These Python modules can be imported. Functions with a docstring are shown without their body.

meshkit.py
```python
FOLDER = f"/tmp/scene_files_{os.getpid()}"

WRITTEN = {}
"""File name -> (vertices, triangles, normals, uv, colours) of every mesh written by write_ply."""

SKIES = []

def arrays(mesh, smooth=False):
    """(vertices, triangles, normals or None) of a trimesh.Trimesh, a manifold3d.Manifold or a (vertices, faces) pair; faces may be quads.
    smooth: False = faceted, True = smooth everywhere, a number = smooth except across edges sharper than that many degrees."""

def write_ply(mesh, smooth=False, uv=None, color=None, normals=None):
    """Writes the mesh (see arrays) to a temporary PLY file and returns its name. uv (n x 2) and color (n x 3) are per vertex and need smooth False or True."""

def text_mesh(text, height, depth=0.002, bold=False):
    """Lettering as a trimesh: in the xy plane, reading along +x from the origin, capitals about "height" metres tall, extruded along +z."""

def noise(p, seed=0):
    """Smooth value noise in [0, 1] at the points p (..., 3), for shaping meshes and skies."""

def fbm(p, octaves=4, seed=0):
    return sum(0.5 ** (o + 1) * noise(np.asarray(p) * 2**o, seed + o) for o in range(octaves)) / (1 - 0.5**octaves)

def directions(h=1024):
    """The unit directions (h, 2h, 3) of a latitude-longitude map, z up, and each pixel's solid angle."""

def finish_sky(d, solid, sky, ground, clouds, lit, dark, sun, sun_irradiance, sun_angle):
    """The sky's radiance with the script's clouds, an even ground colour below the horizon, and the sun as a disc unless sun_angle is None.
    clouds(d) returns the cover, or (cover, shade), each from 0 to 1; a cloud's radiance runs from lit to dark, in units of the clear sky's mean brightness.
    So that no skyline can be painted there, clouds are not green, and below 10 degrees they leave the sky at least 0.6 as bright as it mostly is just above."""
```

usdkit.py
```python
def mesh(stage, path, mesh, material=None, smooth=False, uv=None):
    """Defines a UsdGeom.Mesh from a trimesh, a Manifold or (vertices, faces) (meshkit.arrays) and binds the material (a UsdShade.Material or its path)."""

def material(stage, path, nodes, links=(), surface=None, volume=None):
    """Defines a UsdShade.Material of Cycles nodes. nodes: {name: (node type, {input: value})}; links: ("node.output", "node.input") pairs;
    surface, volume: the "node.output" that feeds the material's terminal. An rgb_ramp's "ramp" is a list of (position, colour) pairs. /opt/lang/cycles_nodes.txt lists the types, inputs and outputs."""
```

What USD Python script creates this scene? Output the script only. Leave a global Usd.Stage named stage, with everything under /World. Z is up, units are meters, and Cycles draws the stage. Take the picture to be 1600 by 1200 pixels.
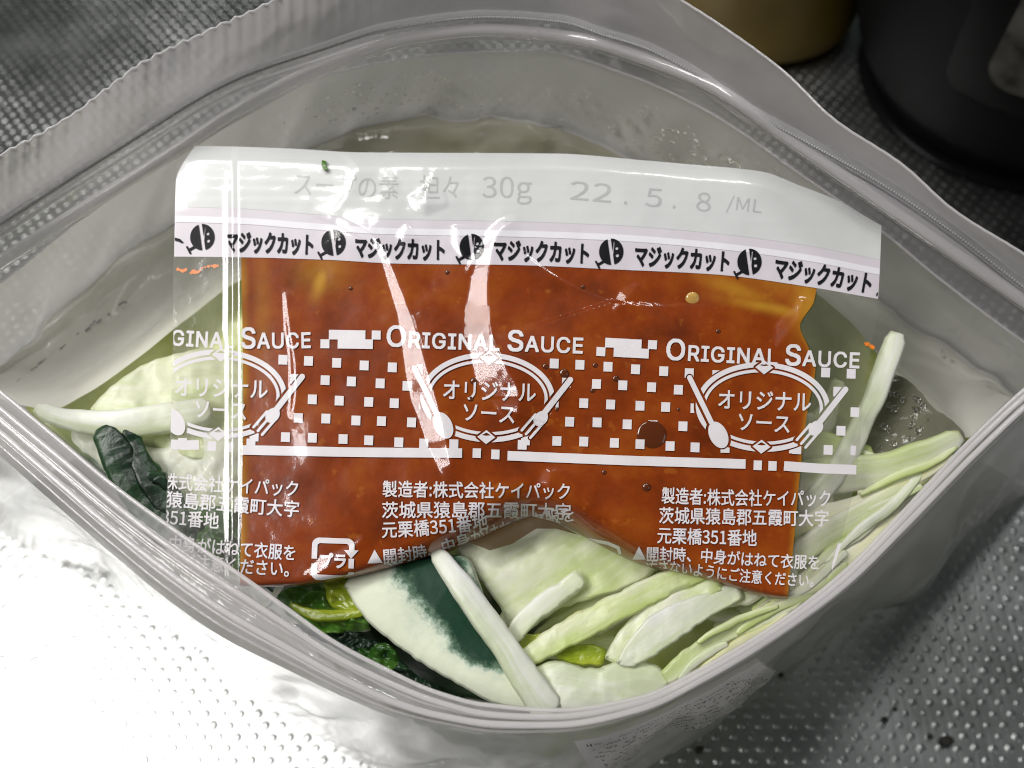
import math, glob, numpy as np, trimesh, usdkit, meshkit
from pxr import Usd, UsdGeom, UsdLux, UsdShade, Gf, Sdf, Vt
from scipy.interpolate import PchipInterpolator
from PIL import Image, ImageDraw, ImageFont
from shapely import affinity, box, union_all
from shapely.geometry import Polygon, LineString, Point

rng = np.random.default_rng(7)
stage = Usd.Stage.CreateInMemory()
UsdGeom.SetStageUpAxis(stage, 'Z'); UsdGeom.SetStageMetersPerUnit(stage, 1.0)
UsdGeom.Xform.Define(stage, '/World'); stage.SetDefaultPrim(stage.GetPrimAtPath('/World'))

# ------------------------------------------------------------------ camera, light, exposure
EXPOSURE = 0.0
HFOV = math.radians(55); T = math.tan(HFOV / 2)
EYE = np.array([0, 0, .244])
FWD = np.array([0, .5, -math.sqrt(.75)]); UP = np.array([0, math.sqrt(.75), .5]); RIGHT = np.array([1., 0, 0])
cam = UsdGeom.Camera.Define(stage, '/World/camera')
cam.CreateHorizontalApertureAttr(36.0); cam.CreateFocalLengthAttr(18 / T)
cam.CreateClippingRangeAttr(Gf.Vec2f(.01, 20))
cam.CreateFStopAttr(19.0); cam.CreateFocusDistanceAttr(.153)
cam.CreateExposureAttr(EXPOSURE)
M4 = Gf.Matrix4d(*RIGHT, 0, *UP, 0, *(-FWD), 0, *EYE, 1)
UsdGeom.Xformable(cam).AddTransformOp().Set(M4)

def lamp(name, x, y, z, w, h, power, color, target=(0, .08, .05), roll=0):
    L = UsdLux.RectLight.Define(stage, '/World/' + name)
    L.CreateWidthAttr(w); L.CreateHeightAttr(h); L.CreateIntensityAttr(power); L.CreateColorAttr(Gf.Vec3f(*color))
    p = np.array([x, y, z]); zz = p - np.array(target); zz /= np.linalg.norm(zz)
    xx = np.cross([0, 1, 0], zz); xx /= np.linalg.norm(xx); yy = np.cross(zz, xx)
    c, s = math.cos(roll), math.sin(roll); xx, yy = c * xx + s * yy, c * yy - s * xx
    UsdGeom.Xformable(L).AddTransformOp().Set(Gf.Matrix4d(*xx, 0, *yy, 0, *zz, 0, *p, 1))
lamp('ceiling_lamp', -.34, .33, 1.0, .50, .20, 13.5, (1, .98, .95), (-.34, .33, 0))
lamp('crease_glint_lamp', -.60, -.02, 1.0, .36, .54, 20, (1, .97, .97), (-.60, -.02, 0))  # added lamp, placed where the sachet creases reflect it as streaks
lamp('edge_glint_lamp', .27, .50, 1.0, .26, .10, 22, (1, 1, 1), (.27, .50, 0))  # small added lamp, only for a highlight along the curled top seal
lamp('fill_lamp', 1.0, -.60, .9, .5, .5, 1.2, (.95, .97, 1))  # soft fill added from the right, behind the camera

M = {}
def mat(name, nodes, links=(), surface='p.BSDF', volume=None):
    M[name] = usdkit.material(stage, '/World/Looks/' + name, nodes, links, surface, volume); return M[name]
mat('room_glow', {'b': ('background_shader', {'color': (.84, 1.0, .97), 'strength': .042})}, surface='b.background')
dome = UsdLux.DomeLight.Define(stage, '/World/room_light')
UsdShade.MaterialBindingAPI.Apply(dome.GetPrim()).Bind(M['room_glow'])

# ------------------------------------------------------------------ helpers
taken = {}
def path_for(name, parent):
    base = parent.GetPath().pathString if parent is not None else '/World'
    n = taken.get((base, name), 0); taken[(base, name)] = n + 1
    return f'{base}/{name}' + (f'_{n:03d}' if n else '')
def tag(p, label=None, category=None, group=None, kind=None):
    for k, v in (("label", label), ("category", category), ('group', group), ('kind', kind)):
        if v: p.SetCustomDataByKey(k, v)
    return p
def obj(name, mesh, material, parent=None, smooth=False, attr=None, **t):
    m = usdkit.mesh(stage, path_for(name, parent), mesh, M[material], smooth)
    if attr:
        for k, v in attr.items():
            v = np.asarray(v, np.float32)
            if v.ndim == 1: UsdGeom.PrimvarsAPI(m).CreatePrimvar(k, Sdf.ValueTypeNames.FloatArray, 'vertex').Set(Vt.FloatArray.FromNumpy(v))
            else: UsdGeom.PrimvarsAPI(m).CreatePrimvar(k, Sdf.ValueTypeNames.Color3fArray, 'vertex').Set(Vt.Vec3fArray.FromNumpy(v))
    return tag(m.GetPrim(), **t)
def thing(name, label, cat, loc=None, group=None):
    x = UsdGeom.Xform.Define(stage, path_for(name, None))
    return tag(x.GetPrim(), label, cat, group)

def ray(u, v):
    u, v = np.asarray(u, float), np.asarray(v, float)
    return FWD + ((u - 800) / 800 * T)[..., None] * RIGHT + ((600 - v) / 800 * T)[..., None] * UP
def at_depth(u, v, D):
    return EYE + np.asarray(D)[..., None] * ray(u, v)
def plane_depth(u, v, z0, y0, k):              # depth of the sloping plane z = z0 + k (y - y0)
    d = ray(u, v); return (EYE[2] - z0 + k * y0) / (d[..., 2] * -1 + k * d[..., 1])
def mouth_depth(u, v, off=0): return plane_depth(u, v, .100 + np.asarray(off), .030, .221)
def mouth(u, v, off=0): return at_depth(u, v, mouth_depth(u, v, off))
def on_floor(u, v): return at_depth(u, v, plane_depth(u, v, 0, 0, 0))
def curve(pts, n=None, t=None):                # smooth pixel curve through points, by x order
    p = np.array(pts, float); f = PchipInterpolator(p[:, 0], p[:, 1]); return f
def spline(pts, n):                            # smooth curve through points of any dimension
    p = np.array(pts, float); s = np.r_[0, np.cumsum(np.linalg.norm(np.diff(p[:, :2], axis=0), axis=1))]
    return PchipInterpolator(s, p, axis=0)(np.linspace(0, s[-1], n))
def grid_faces(n, m, closed=False):
    i, j = np.meshgrid(np.arange(n - 1), np.arange(m if closed else m - 1), indexing='ij')
    k = (j + 1) % m
    return np.stack([i * m + j, i * m + k, (i + 1) * m + k, (i + 1) * m + j], -1).reshape(-1, 4)
def loft(rows):                                # rows: (n, m, 3)
    r = np.asarray(rows); return r.reshape(-1, 3), grid_faces(r.shape[0], r.shape[1])
def sweep(points, wdir, width, thick, sides=12, power=.75):
    """A strip: rounded oblong section (width along wdir, thick across) swept along points, with closed ends."""
    p = np.asarray(points, float); n = len(p)
    t = np.gradient(p, axis=0); t /= np.linalg.norm(t, axis=1, keepdims=True)
    w = np.asarray(wdir, float); w = w - (w * t).sum(1, keepdims=True) * t; w /= np.linalg.norm(w, axis=1, keepdims=True)
    b = np.cross(t, w)
    a = np.arange(sides) * 2 * np.pi / sides
    ca, sa = np.cos(a), np.sin(a)
    cx, cy = np.sign(ca) * np.abs(ca) ** power, np.sign(sa) * np.abs(sa) ** power
    width, thick = np.broadcast_to(width, n), np.broadcast_to(thick, n)
    v = p[:, None] + .5 * width[:, None, None] * cx[None, :, None] * w[:, None] + .5 * thick[:, None, None] * cy[None, :, None] * b[:, None]
    q = grid_faces(n, sides, True); f = np.vstack([q[:, [0, 1, 2]], q[:, [0, 2, 3]]])
    v = np.vstack([v.reshape(-1, 3), p[:1] , p[-1:]])
    j = np.arange(sides); k = (j + 1) % sides
    f = np.vstack([f, np.stack([np.full(sides, n * sides), k, j], 1), np.stack([np.full(sides, n * sides + 1), (n - 1) * sides + j, (n - 1) * sides + k], 1)])
    return v, f
def cord(points, r, sides=8):
    p = np.asarray(points, float); t = np.gradient(p, axis=0)
    w = np.cross(t, np.array([0, 0, 1.]) + np.zeros_like(p)); return sweep(p, w, 2 * r, 2 * r, sides, 1)
def lathe(profile, centre, n=64):
    pr = np.array(profile, float); a = np.linspace(0, 2 * np.pi, n + 1)[:-1]
    v = np.stack([pr[:, 0, None] * np.cos(a), pr[:, 0, None] * np.sin(a), np.broadcast_to(pr[:, 1, None], (len(pr), n))], -1) + np.asarray(centre)
    return v.reshape(-1, 3), grid_faces(len(pr), n, True)
fbm, noise = meshkit.fbm, meshkit.noise

# ------------------------------------------------------------------ materials
def film(name, opacity, tint, gloss_rough=.12, gloss=.5, wr=40, wrs=.25, tint2=None, trans=.5):
    nodes = {'tc': ('geometry', {}), 'n': ('noise_texture', {'scale': wr, 'detail': 4.0}),
             'bp': ('bump', {'strength': wrs, 'distance': .0015}),
             'd': ('diffuse_bsdf', {'color': tint}), 'tl': ('translucent_bsdf', {'color': tint}),
             'base': ('mix_closure', {'fac': trans}), 'tr': ('transparent_bsdf', {'color': (.96, .96, .95)}),
             'n2': ('noise_texture', {'scale': 55.0, 'detail': 3.0}), 'op': ('map_range', {'from_min': .3, 'from_max': .7, 'to_min': opacity * .9, 'to_max': min(1, opacity * 1.1), 'clamp': True}),
             'm1': ('mix_closure', {}), 'lw': ('layer_weight', {'blend': .5}),
             'pw': ('math', {'math_type': 'power', 'value2': 3.0}), 'ma': ('math', {'math_type': 'multiply_add', 'value2': gloss, 'value3': .03 if name == 'sachet_film' else .04}),
             'g': ('glossy_bsdf', {'color': (1, 1, 1), 'roughness': gloss_rough}), 'm2': ('mix_closure', {})}
    links = [('tc.position', 'n.vector'), ('tc.position', 'n2.vector'), ('n.fac', 'bp.height'), ('bp.normal', 'g.normal'), ('bp.normal', 'd.normal'),
             ('d.BSDF', 'base.closure1'), ('tl.BSDF', 'base.closure2'), ('n2.fac', 'op.value'), ('op.result', 'm1.fac'), ('tr.BSDF', 'm1.closure1'), ('base.closure', 'm1.closure2'),
             ('lw.facing', 'pw.value1'), ('pw.value', 'ma.value1'), ('ma.value', 'm2.fac'), ('m1.closure', 'm2.closure1'), ('g.BSDF', 'm2.closure2')]
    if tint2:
        nodes |= {'st': ('attribute', {'attribute': 'show_through'}), 'cm': ('mix_color', {'a': tint, 'b': tint2})}
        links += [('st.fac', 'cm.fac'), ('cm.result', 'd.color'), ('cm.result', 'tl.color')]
    return mat(name, nodes, links, 'm2.closure')
film('bag_film', .91, (.80, .79, .75), wrs=.2, trans=.35)
film('flap_film', .84, (.66, .63, .635), .2, .35)
film('front_film', .34, (.76, .74, .78), .14, .5, 60, .15)
film('zip_film', .34, (.86, .83, .86), .08, .6, 90, .25)
film('rib_film', .60, (.88, .86, .87), .05, .8, 60, .15)
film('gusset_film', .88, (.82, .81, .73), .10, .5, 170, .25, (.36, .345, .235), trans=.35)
film('wet_film', .93, (.26, .26, .19), .10, .6, 160, .5)
film('sachet_film', .004, (.8, .8, .78), .09, .5, 180, .05)
film('seal_film', .10, (.80, .80, .72), .12, .4, 220, .08)
film('brown_film', .80, (.10, .055, .02), .12, .5, 120, .3)
film('label_film', .95, (.80, .76, .80), .3, .3, 80, .2)

mat('white_ink', {'p': ('principled_bsdf', {'base_color': (.72, .69, .72), 'roughness': .45, 'specular_ior_level': .3})})
mat('white_band', {'tc': ('geometry', {}), 'n': ('noise_texture', {'scale': 60.0, 'detail': 3.0}), 'r': ('rgb_ramp', {'ramp': [(.3, (.57, .585, .585)), (.7, (.63, .645, .64))]}),
                   'p': ('principled_bsdf', {'roughness': .3})}, [('tc.position', 'n.vector'), ('n.fac', 'r.fac'), ('r.color', 'p.base_color')])
mat('lilac_band', {'p': ('principled_bsdf', {'base_color': (.62, .58, .63), 'roughness': .3})})
mat('pale_line', {'p': ('principled_bsdf', {'base_color': (.76, .75, .80), 'roughness': .3})})
mat('black_ink', {'p': ('principled_bsdf', {'base_color': (.008, .008, .011), 'roughness': .4, 'specular_ior_level': .08})})
mat('grey_ink', {'p': ('principled_bsdf', {'base_color': (.44, .45, .45), 'roughness': .35})})
mat('faint_ink', {'p': ('principled_bsdf', {'base_color': (.25, .25, .26), 'roughness': .5})})
mat('label_ink', {'p': ('principled_bsdf', {'base_color': (.02, .018, .03), 'roughness': .6, 'specular_ior_level': .05})})
mat('sauce', {'tc': ('geometry', {}), 'th': ('attribute', {'attribute': 'thin'}),
              'n': ('noise_texture', {'scale': 90.0, 'detail': 5.0, 'roughness': .65}), 'r': ('rgb_ramp', {'ramp': [(.3, (.125, .019, .0015)), (.5, (.225, .036, .002)), (.72, (.31, .072, .004))]}),
              'v': ('noise_texture', {'scale': 420.0, 'detail': 2.0}), 'r2': ('rgb_ramp', {'ramp': [(.66, (0, 0, 0)), (.74, (1, 1, 1))]}),
              'mx': ('mix_color', {'b': (.50, .17, .02)}), 'ml': ('math', {'math_type': 'multiply', 'value2': .25}),
              'm2': ('mix_color', {'b': (.46, .235, .02)}),
              'bp': ('bump', {'strength': .25, 'distance': .0006}),
              'p': ('principled_bsdf', {'roughness': .35, 'specular_ior_level': .1})},
    [('tc.position', 'n.vector'), ('tc.position', 'v.vector'), ('n.fac', 'r.fac'), ('r.color', 'mx.a'), ('v.fac', 'r2.fac'), ('r2.color', 'ml.value1'), ('ml.value', 'mx.fac'),
     ('mx.result', 'm2.a'), ('th.fac', 'm2.fac'), ('m2.result', 'p.base_color'), ('n.fac', 'bp.height'), ('bp.normal', 'p.normal')])
mat('bubble', {'p': ('principled_bsdf', {'base_color': (.10, .022, .004), 'roughness': .12, 'coat_weight': .5})})
mat('pale_bubble', {'p': ('principled_bsdf', {'base_color': (.50, .30, .08), 'roughness': .12, 'coat_weight': .5})})
mat('smear', {'p': ('principled_bsdf', {'base_color': (.75, .20, .02), 'roughness': .3})})
mat('water', {'p': ('principled_bsdf', {'base_color': (1, 1, 1), 'roughness': .03, 'transmission_weight': 1.0, 'ior': 1.33})})

def veg(name, c0, c1, c2, rough=.32, sss=.35, scale=(60, 60, 60), frost=0, bump=.3):
    return mat(name, {'tc': ('geometry', {}), 'sv': ('attribute', {'attribute': 'sv'}), 'ed': ('attribute', {'attribute': 'ed'}), 'sm': ('math', {'math_type': 'add'}), 'gn': ('noise_texture', {'scale': 60.0, 'detail': 3.0}), 'ax': ('math', {'math_type': 'multiply_add', 'value2': .5, 'value3': 0.0}), 'hf': ('math', {'math_type': 'multiply_add', 'value2': .5}),
              'n': ('noise_texture', {'scale': 1.0, 'detail': 4.0, 'roughness': .6, 'distortion': .4}),
              'r': ('rgb_ramp', {'ramp': [(.34, c0), (.5, c1), (.66, c2)]}),
              'f': ('noise_texture', {'scale': 700.0, 'detail': 3.0}), 'bp': ('bump', {'strength': bump, 'distance': .0006}),
              'p': ('principled_bsdf', {'roughness': rough, 'subsurface_weight': sss, 'subsurface_scale': .004, 'subsurface_radius': (1, 1, .5), 'specular_ior_level': .45})},
        [('tc.position', 'gn.vector'), ('sv.vector', 'n.vector'), ('n.fac', 'ax.value1'), ('gn.fac', 'hf.value1'), ('ax.value', 'hf.value3'), ('hf.value', 'sm.value1'), ('ed.fac', 'sm.value2'), ('sm.value', 'r.fac'), ('r.color', 'p.base_color'), ('tc.position', 'f.vector'), ('f.fac', 'bp.height'), ('bp.normal', 'p.normal')])
veg('cabbage_white', (.58, .65, .38), (.73, .76, .57), (.82, .83, .73), .40, bump=.15)
veg('cabbage_pale', (.50, .60, .22), (.66, .71, .42), (.79, .80, .62), .40, bump=.15)
veg('cabbage_lime', (.46, .58, .15), (.63, .70, .33), (.78, .80, .56), .40, bump=.15)
veg('cabbage_core', (.62, .63, .28), (.74, .74, .46), (.82, .81, .62), .40, bump=.15)
veg('leaf_dark', (.004, .012, .006), (.008, .028, .012), (.02, .06, .02), .34, .05, (160, 160, 160), bump=.3)
veg('leaf_mid', (.02, .07, .008), (.05, .15, .015), (.12, .26, .03), .25, .1, (160, 160, 160), bump=.5)
veg('leaf_bright', (.15, .21, .01), (.26, .33, .014), (.38, .43, .04), .25, .2, (160, 160, 160), bump=.4)
mat('frosted', {'tc': ('geometry', {}), 'gr': ('attribute', {'attribute': 'green'}), 'n': ('noise_texture', {'scale': 260.0, 'detail': 6.0, 'roughness': .75}),
                'ad': ('math', {'math_type': 'multiply_add', 'value2': 1.25, 'value3': -.625}), 'sm': ('math', {'math_type': 'add', 'use_clamp': True}),
                'r': ('rgb_ramp', {'ramp': [(.15, (.60, .64, .49)), (.38, (.53, .58, .46)), (.52, (.30, .38, .30)), (.64, (.08, .14, .09)), (.85, (.008, .035, .018))]}), 'bp': ('bump', {'strength': .14, 'distance': .0005}),
                'p': ('principled_bsdf', {'roughness': .45, 'specular_ior_level': .15})},
    [('tc.position', 'n.vector'), ('n.fac', 'ad.value1'), ('ad.value', 'sm.value1'), ('gr.fac', 'sm.value2'), ('sm.value', 'r.fac'), ('r.color', 'p.base_color'), ('n.fac', 'bp.height'), ('bp.normal', 'p.normal')])

mat('steel', {'tc': ('geometry', {}), 'n': ('noise_texture', {'scale': 14.0, 'detail': 5.0, 'roughness': .6}), 'r': ('map_range', {'from_min': .3, 'from_max': .7, 'to_min': .23, 'to_max': .42, 'clamp': True}),
              'mp': ('mapping', {'scale': (900, 60, 60)}), 'n2': ('noise_texture', {'scale': 1.0, 'detail': 3.0}), 'bp': ('bump', {'strength': .12, 'distance': .0005}),
              'c': ('rgb_ramp', {'ramp': [(.3, (.28, .29, .27)), (.5, (.42, .43, .42)), (.68, (.54, .55, .54))]}),
              'p': ('principled_bsdf', {'metallic': 1.0})},
    [('tc.position', 'n.vector'), ('n.fac', 'r.value'), ('r.result', 'p.roughness'), ('tc.position', 'mp.vector'), ('mp.vector', 'n2.vector'), ('n2.fac', 'bp.height'), ('bp.normal', 'p.normal'), ('n.fac', 'c.fac'), ('c.color', 'p.base_color')])
mat('steel_bump', {'tc': ('geometry', {}), 'n': ('noise_texture', {'scale': 14.0, 'detail': 5.0, 'roughness': .6}), 'r': ('map_range', {'from_min': .3, 'from_max': .7, 'to_min': .29, 'to_max': .41, 'clamp': True}),
              'mp': ('mapping', {'scale': (900, 60, 60)}), 'n2': ('noise_texture', {'scale': 1.0, 'detail': 3.0}), 'bp': ('bump', {'strength': .12, 'distance': .0005}),
              'c': ('rgb_ramp', {'ramp': [(.3, (.28, .29, .27)), (.5, (.42, .43, .42)), (.68, (.54, .55, .54))]}),
              'p': ('principled_bsdf', {'metallic': 1.0})},
    [('tc.position', 'n.vector'), ('n.fac', 'r.value'), ('r.result', 'p.roughness'), ('tc.position', 'mp.vector'), ('mp.vector', 'n2.vector'), ('n2.fac', 'bp.height'), ('bp.normal', 'p.normal'), ('n.fac', 'c.fac'), ('c.color', 'p.base_color')])
mat('black_pot', {'p': ('principled_bsdf', {'base_color': (.005, .0055, .0055), 'roughness': .40, 'specular_ior_level': .018})})
mat('black_gloss', {'p': ('principled_bsdf', {'base_color': (.004, .004, .004), 'roughness': .25, 'specular_ior_level': .04})})
mat('grey_panel', {'tc': ('geometry', {}), 'n': ('noise_texture', {'scale': 120.0, 'detail': 4.0}), 'r': ('rgb_ramp', {'ramp': [(.35, (.022, .021, .018)), (.65, (.085, .08, .07))]}),
                   'p': ('principled_bsdf', {'roughness': .7, 'specular_ior_level': .1})}, [('tc.position', 'n.vector'), ('n.fac', 'r.fac'), ('r.color', 'p.base_color')])
mat('amber', {'tc': ('geometry', {}), 'n': ('noise_texture', {'scale': 30.0, 'detail': 3.0}), 'r': ('rgb_ramp', {'ramp': [(.3, (.08, .052, .008)), (.7, (.14, .094, .016))]}),
              'p': ('principled_bsdf', {'roughness': .35})}, [('tc.position', 'n.vector'), ('n.fac', 'r.fac'), ('r.color', 'p.base_color')])
mat('crumb', {'p': ('principled_bsdf', {'base_color': (.02, .018, .014), 'roughness': .7})})

# ------------------------------------------------------------------ the setting: embossed steel sink
g = np.linspace(-1, 1, 41)
sx, sy = np.meshgrid(g * .6, .25 + g * .65)
sink = obj('sink_floor', loft(np.stack([sx, sy, 0 * sx + .0003 * (fbm(np.stack([sx * 9, sy * 9, 0 * sx], -1)) - .5)], -1)), 'steel', smooth=True, kind='structure',
           label='embossed stainless steel sink bottom under the bag', category='sink')
A, R = .0042, .0026                            # staggered bumps
ii, jj = np.meshgrid(np.arange(-75, 76), np.arange(-40, 175))
bx, by = (ii + .5 * (jj % 2)) * A, jj * R
keep = (np.abs(bx) < .06 + .62 * np.hypot(np.maximum(by, 0) * .8, .2)) & (by > -.03) & (by < .44)
bx, by = bx[keep], by[keep]
a = np.arange(8) * np.pi / 4
ring = lambda r, z: np.stack([r * np.cos(a), r * np.sin(a), 0 * a + z], 1)
dome_v = np.vstack([ring(.00115, -.00012), ring(.0008, .00010), ring(.0004, .00019), [[0, 0, .00021]]])
q = grid_faces(3, 8, True); dome_f = np.vstack([q[:, [0, 1, 2]], q[:, [0, 2, 3]], [[16 + k, 16 + (k + 1) % 8, 24] for k in range(8)]])
z0 = .0003 * (fbm(np.stack([bx * 9, by * 9, 0 * bx], -1)) - .5)
dv = dome_v[None] * (1 + .12 * rng.standard_normal((len(bx), 1, 1))) + np.stack([bx + .0001 * rng.standard_normal(len(bx)), by + .0001 * rng.standard_normal(len(bx)), z0], 1)[:, None]
df = dome_f[None] + 25 * np.arange(len(bx))[:, None, None]
sm_ = fbm(np.stack([bx * 25, by * 25, 0 * bx], -1), 3); dv[..., 2] *= (.35 + .8 * sm_)[:, None]
obj('embossed_bump', (dv.reshape(-1, 3), df.reshape(-1, 3)), 'steel_bump', sink, smooth=True, kind='stuff')

# ------------------------------------------------------------------ things behind the bag
pc = (.172, .262, 0)
pot = thing('cooking_pot', 'black round pot with a dull grey window on its side, behind the bag', 'pot')
obj('body', lathe([(.0, .001), (.044, .001), (.0475, .004), (.0475, .007), (.051, .010), (.056, .018), (.061, .032), (.067, .055), (.071, .085), (.072, .12), (.068, .13), (.0, .132)], pc), 'black_pot', pot, smooth=40)
obj('foot_ring', lathe([(.044, .0), (.0505, .0), (.0515, .0015), (.0505, .003), (.0475, .0035), (.046, .002)], pc), 'black_gloss', pot, smooth=60)
def pot_patch(a0, a1, zb, zt, grow, rad, name, m):
    prof = PchipInterpolator([.018, .032, .055, .085, .12], [.056, .061, .067, .071, .072])
    # rounded rectangle wrapped round the body, with a thickness
    s = box(a0, zb, a1, zt).buffer(-.008).buffer(.008)
    v2, f2 = trimesh.creation.triangulate_polygon(s, engine='earcut')
    v2, f2 = trimesh.remesh.subdivide_to_size(v2, f2, .004) if False else (v2, f2)
    t = trimesh.creation.extrude_polygon(s, .001, engine='earcut').subdivide().subdivide().subdivide()
    p = np.array(t.vertices); r = prof(p[:, 1]) + grow + p[:, 2]; th = p[:, 0] / .07
    return obj(name, (np.stack([pc[0] + r * np.sin(th), pc[1] - r * np.cos(th), p[:, 1]], 1), t.faces), m, pot, smooth=30)
pot_patch(-.058, .040, .040, .116, -.0004, .01, 'window_frame', 'black_gloss')
pot_patch(-.047, .034, .050, .110, .0006, .008, 'window_panel', 'grey_panel')
jar = thing('storage_jar', 'blurred golden brown jar standing behind the top edge of the bag', 'jar')
jc = (.090, .302, 0)
obj('body', lathe([(0, .001), (.031, .001), (.035, .004), (.0355, .010), (.033, .030), (.030, .085), (.028, .094), (.026, .098), (0, .098)], jc), 'amber', jar, smooth=40)
obj('lid', lathe([(0, .0985), (.028, .0985), (.029, .100), (.029, .110), (.027, .112), (0, .112)], jc), 'black_pot', jar, smooth=40)

# ------------------------------------------------------------------ the bag
NU = 260
uu = np.linspace(-180, 1710, NU)
R_zip = curve([(-180, 458), (0, 340), (187, 221), (375, 111), (500, 67), (612, 33), (762, 15), (875, 22), (950, 45), (1000, 60), (1100, 112), (1150, 148), (1262, 211), (1375, 274), (1487, 350), (1600, 437), (1710, 512)])
R_rib = curve([(-180, 520), (0, 405), (112, 334), (262, 240), (375, 166), (500, 103), (650, 54), (762, 43), (900, 55), (1000, 84), (1112, 130), (1225, 208), (1337, 284), (1450, 362), (1600, 466), (1710, 545)])
R_in = curve([(-180, 560), (0, 442), (187, 296), (300, 228), (400, 172), (500, 121), (600, 98), (687, 86), (837, 80), (987, 120), (1100, 172), (1262, 281), (1375, 360), (1465, 434), (1600, 535), (1710, 610)])
R_flap = curve([(-180, 345), (0, 244), (112, 180), (225, 97), (300, 60), (431, 0), (560, -60), (700, -90), (850, -90), (960, -60), (1075, 7), (1150, 56), (1225, 112), (1300, 184), (1412, 259), (1487, 326), (1600, 397), (1710, 470)])
F_in = curve([(-180, 470), (0, 610), (90, 684), (169, 750), (281, 832), (375, 896), (450, 950), (520, 1000), (600, 1043), (680, 1080), (756, 1100), (875, 1109), (1000, 1089), (1101, 1042), (1225, 967), (1319, 893), (1413, 797), (1513, 690), (1600, 608), (1710, 520)])
F_out = curve([(-180, 560), (-60, 660), (49, 755), (169, 860), (262, 937), (350, 997), (450, 1047), (544, 1092), (620, 1122), (700, 1139), (781, 1150), (875, 1147), (1000, 1120), (1110, 1066), (1240, 984), (1330, 918), (1420, 832), (1530, 720), (1620, 635), (1710, 562)])
bag = thing('zip_bag', 'open translucent stand-up zip bag holding sliced vegetables and the sauce sachet', 'plastic bag')
def blend(A0, A1, n, shape=lambda t: t):
    t = np.linspace(0, 1, n)[:, None, None]; return A0[None] * (1 - shape(t)) + A1[None] * shape(t)
p_zip, p_in = mouth(uu, R_zip(uu), 0), mouth(uu, R_in(uu), -.010)
tear = 2.2 * np.sin(uu / 3.3) + 3 * (noise(np.stack([uu / 9, 0 * uu, 0 * uu], -1)) - .5)
p_flap = mouth(uu, R_flap(uu) + tear * np.clip((900 - uu) / 300, .12, 1), .013)
rows = blend(p_zip, p_flap, 14)
wob = (fbm(np.stack([np.broadcast_to(uu / 90, rows.shape[:2]), np.broadcast_to(np.linspace(0, 1, 14)[:, None] * 1.5, rows.shape[:2]), 0 * rows[..., 0]], -1)) - .5)
rows = rows + (.0016 * np.sin(np.linspace(0, np.pi, 14))[:, None] * wob)[..., None] * np.array([0, -1, .3])
obj('top_flap', loft(rows), 'flap_film', bag, smooth=True)
e = rows[-1]; obj('torn_edge', cord(e, .00022, 6), 'rib_film', bag, smooth=True)
rows = blend(p_zip, p_in, 10)
obj('zip_strip', loft(rows), 'zip_film', bag, smooth=True)
def rear_line(f, px, r, m, name, off):
    t = np.clip((f(uu) + px - R_zip(uu)) / (R_in(uu) - R_zip(uu)), 0, 1)[:, None]
    P = p_zip * (1 - t) + p_in * t + np.array([0, -off, off * .3]); return obj(name, cord(P, r), m, bag, smooth=True)
rear_line(R_zip, 4, .0006, 'zip_film', 'zip_rib', .0004)
rear_line(R_zip, 13, .0004, 'zip_film', 'zip_rib', .0004)
rear_line(R_zip, 26, .0005, 'zip_film', 'zip_rib', .0004)
rear_line(R_rib, 0, .0011, 'rib_film', 'zip_rib', .0008)
rear_line(R_rib, 14, .0004, 'zip_film', 'zip_rib', .0004)
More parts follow.
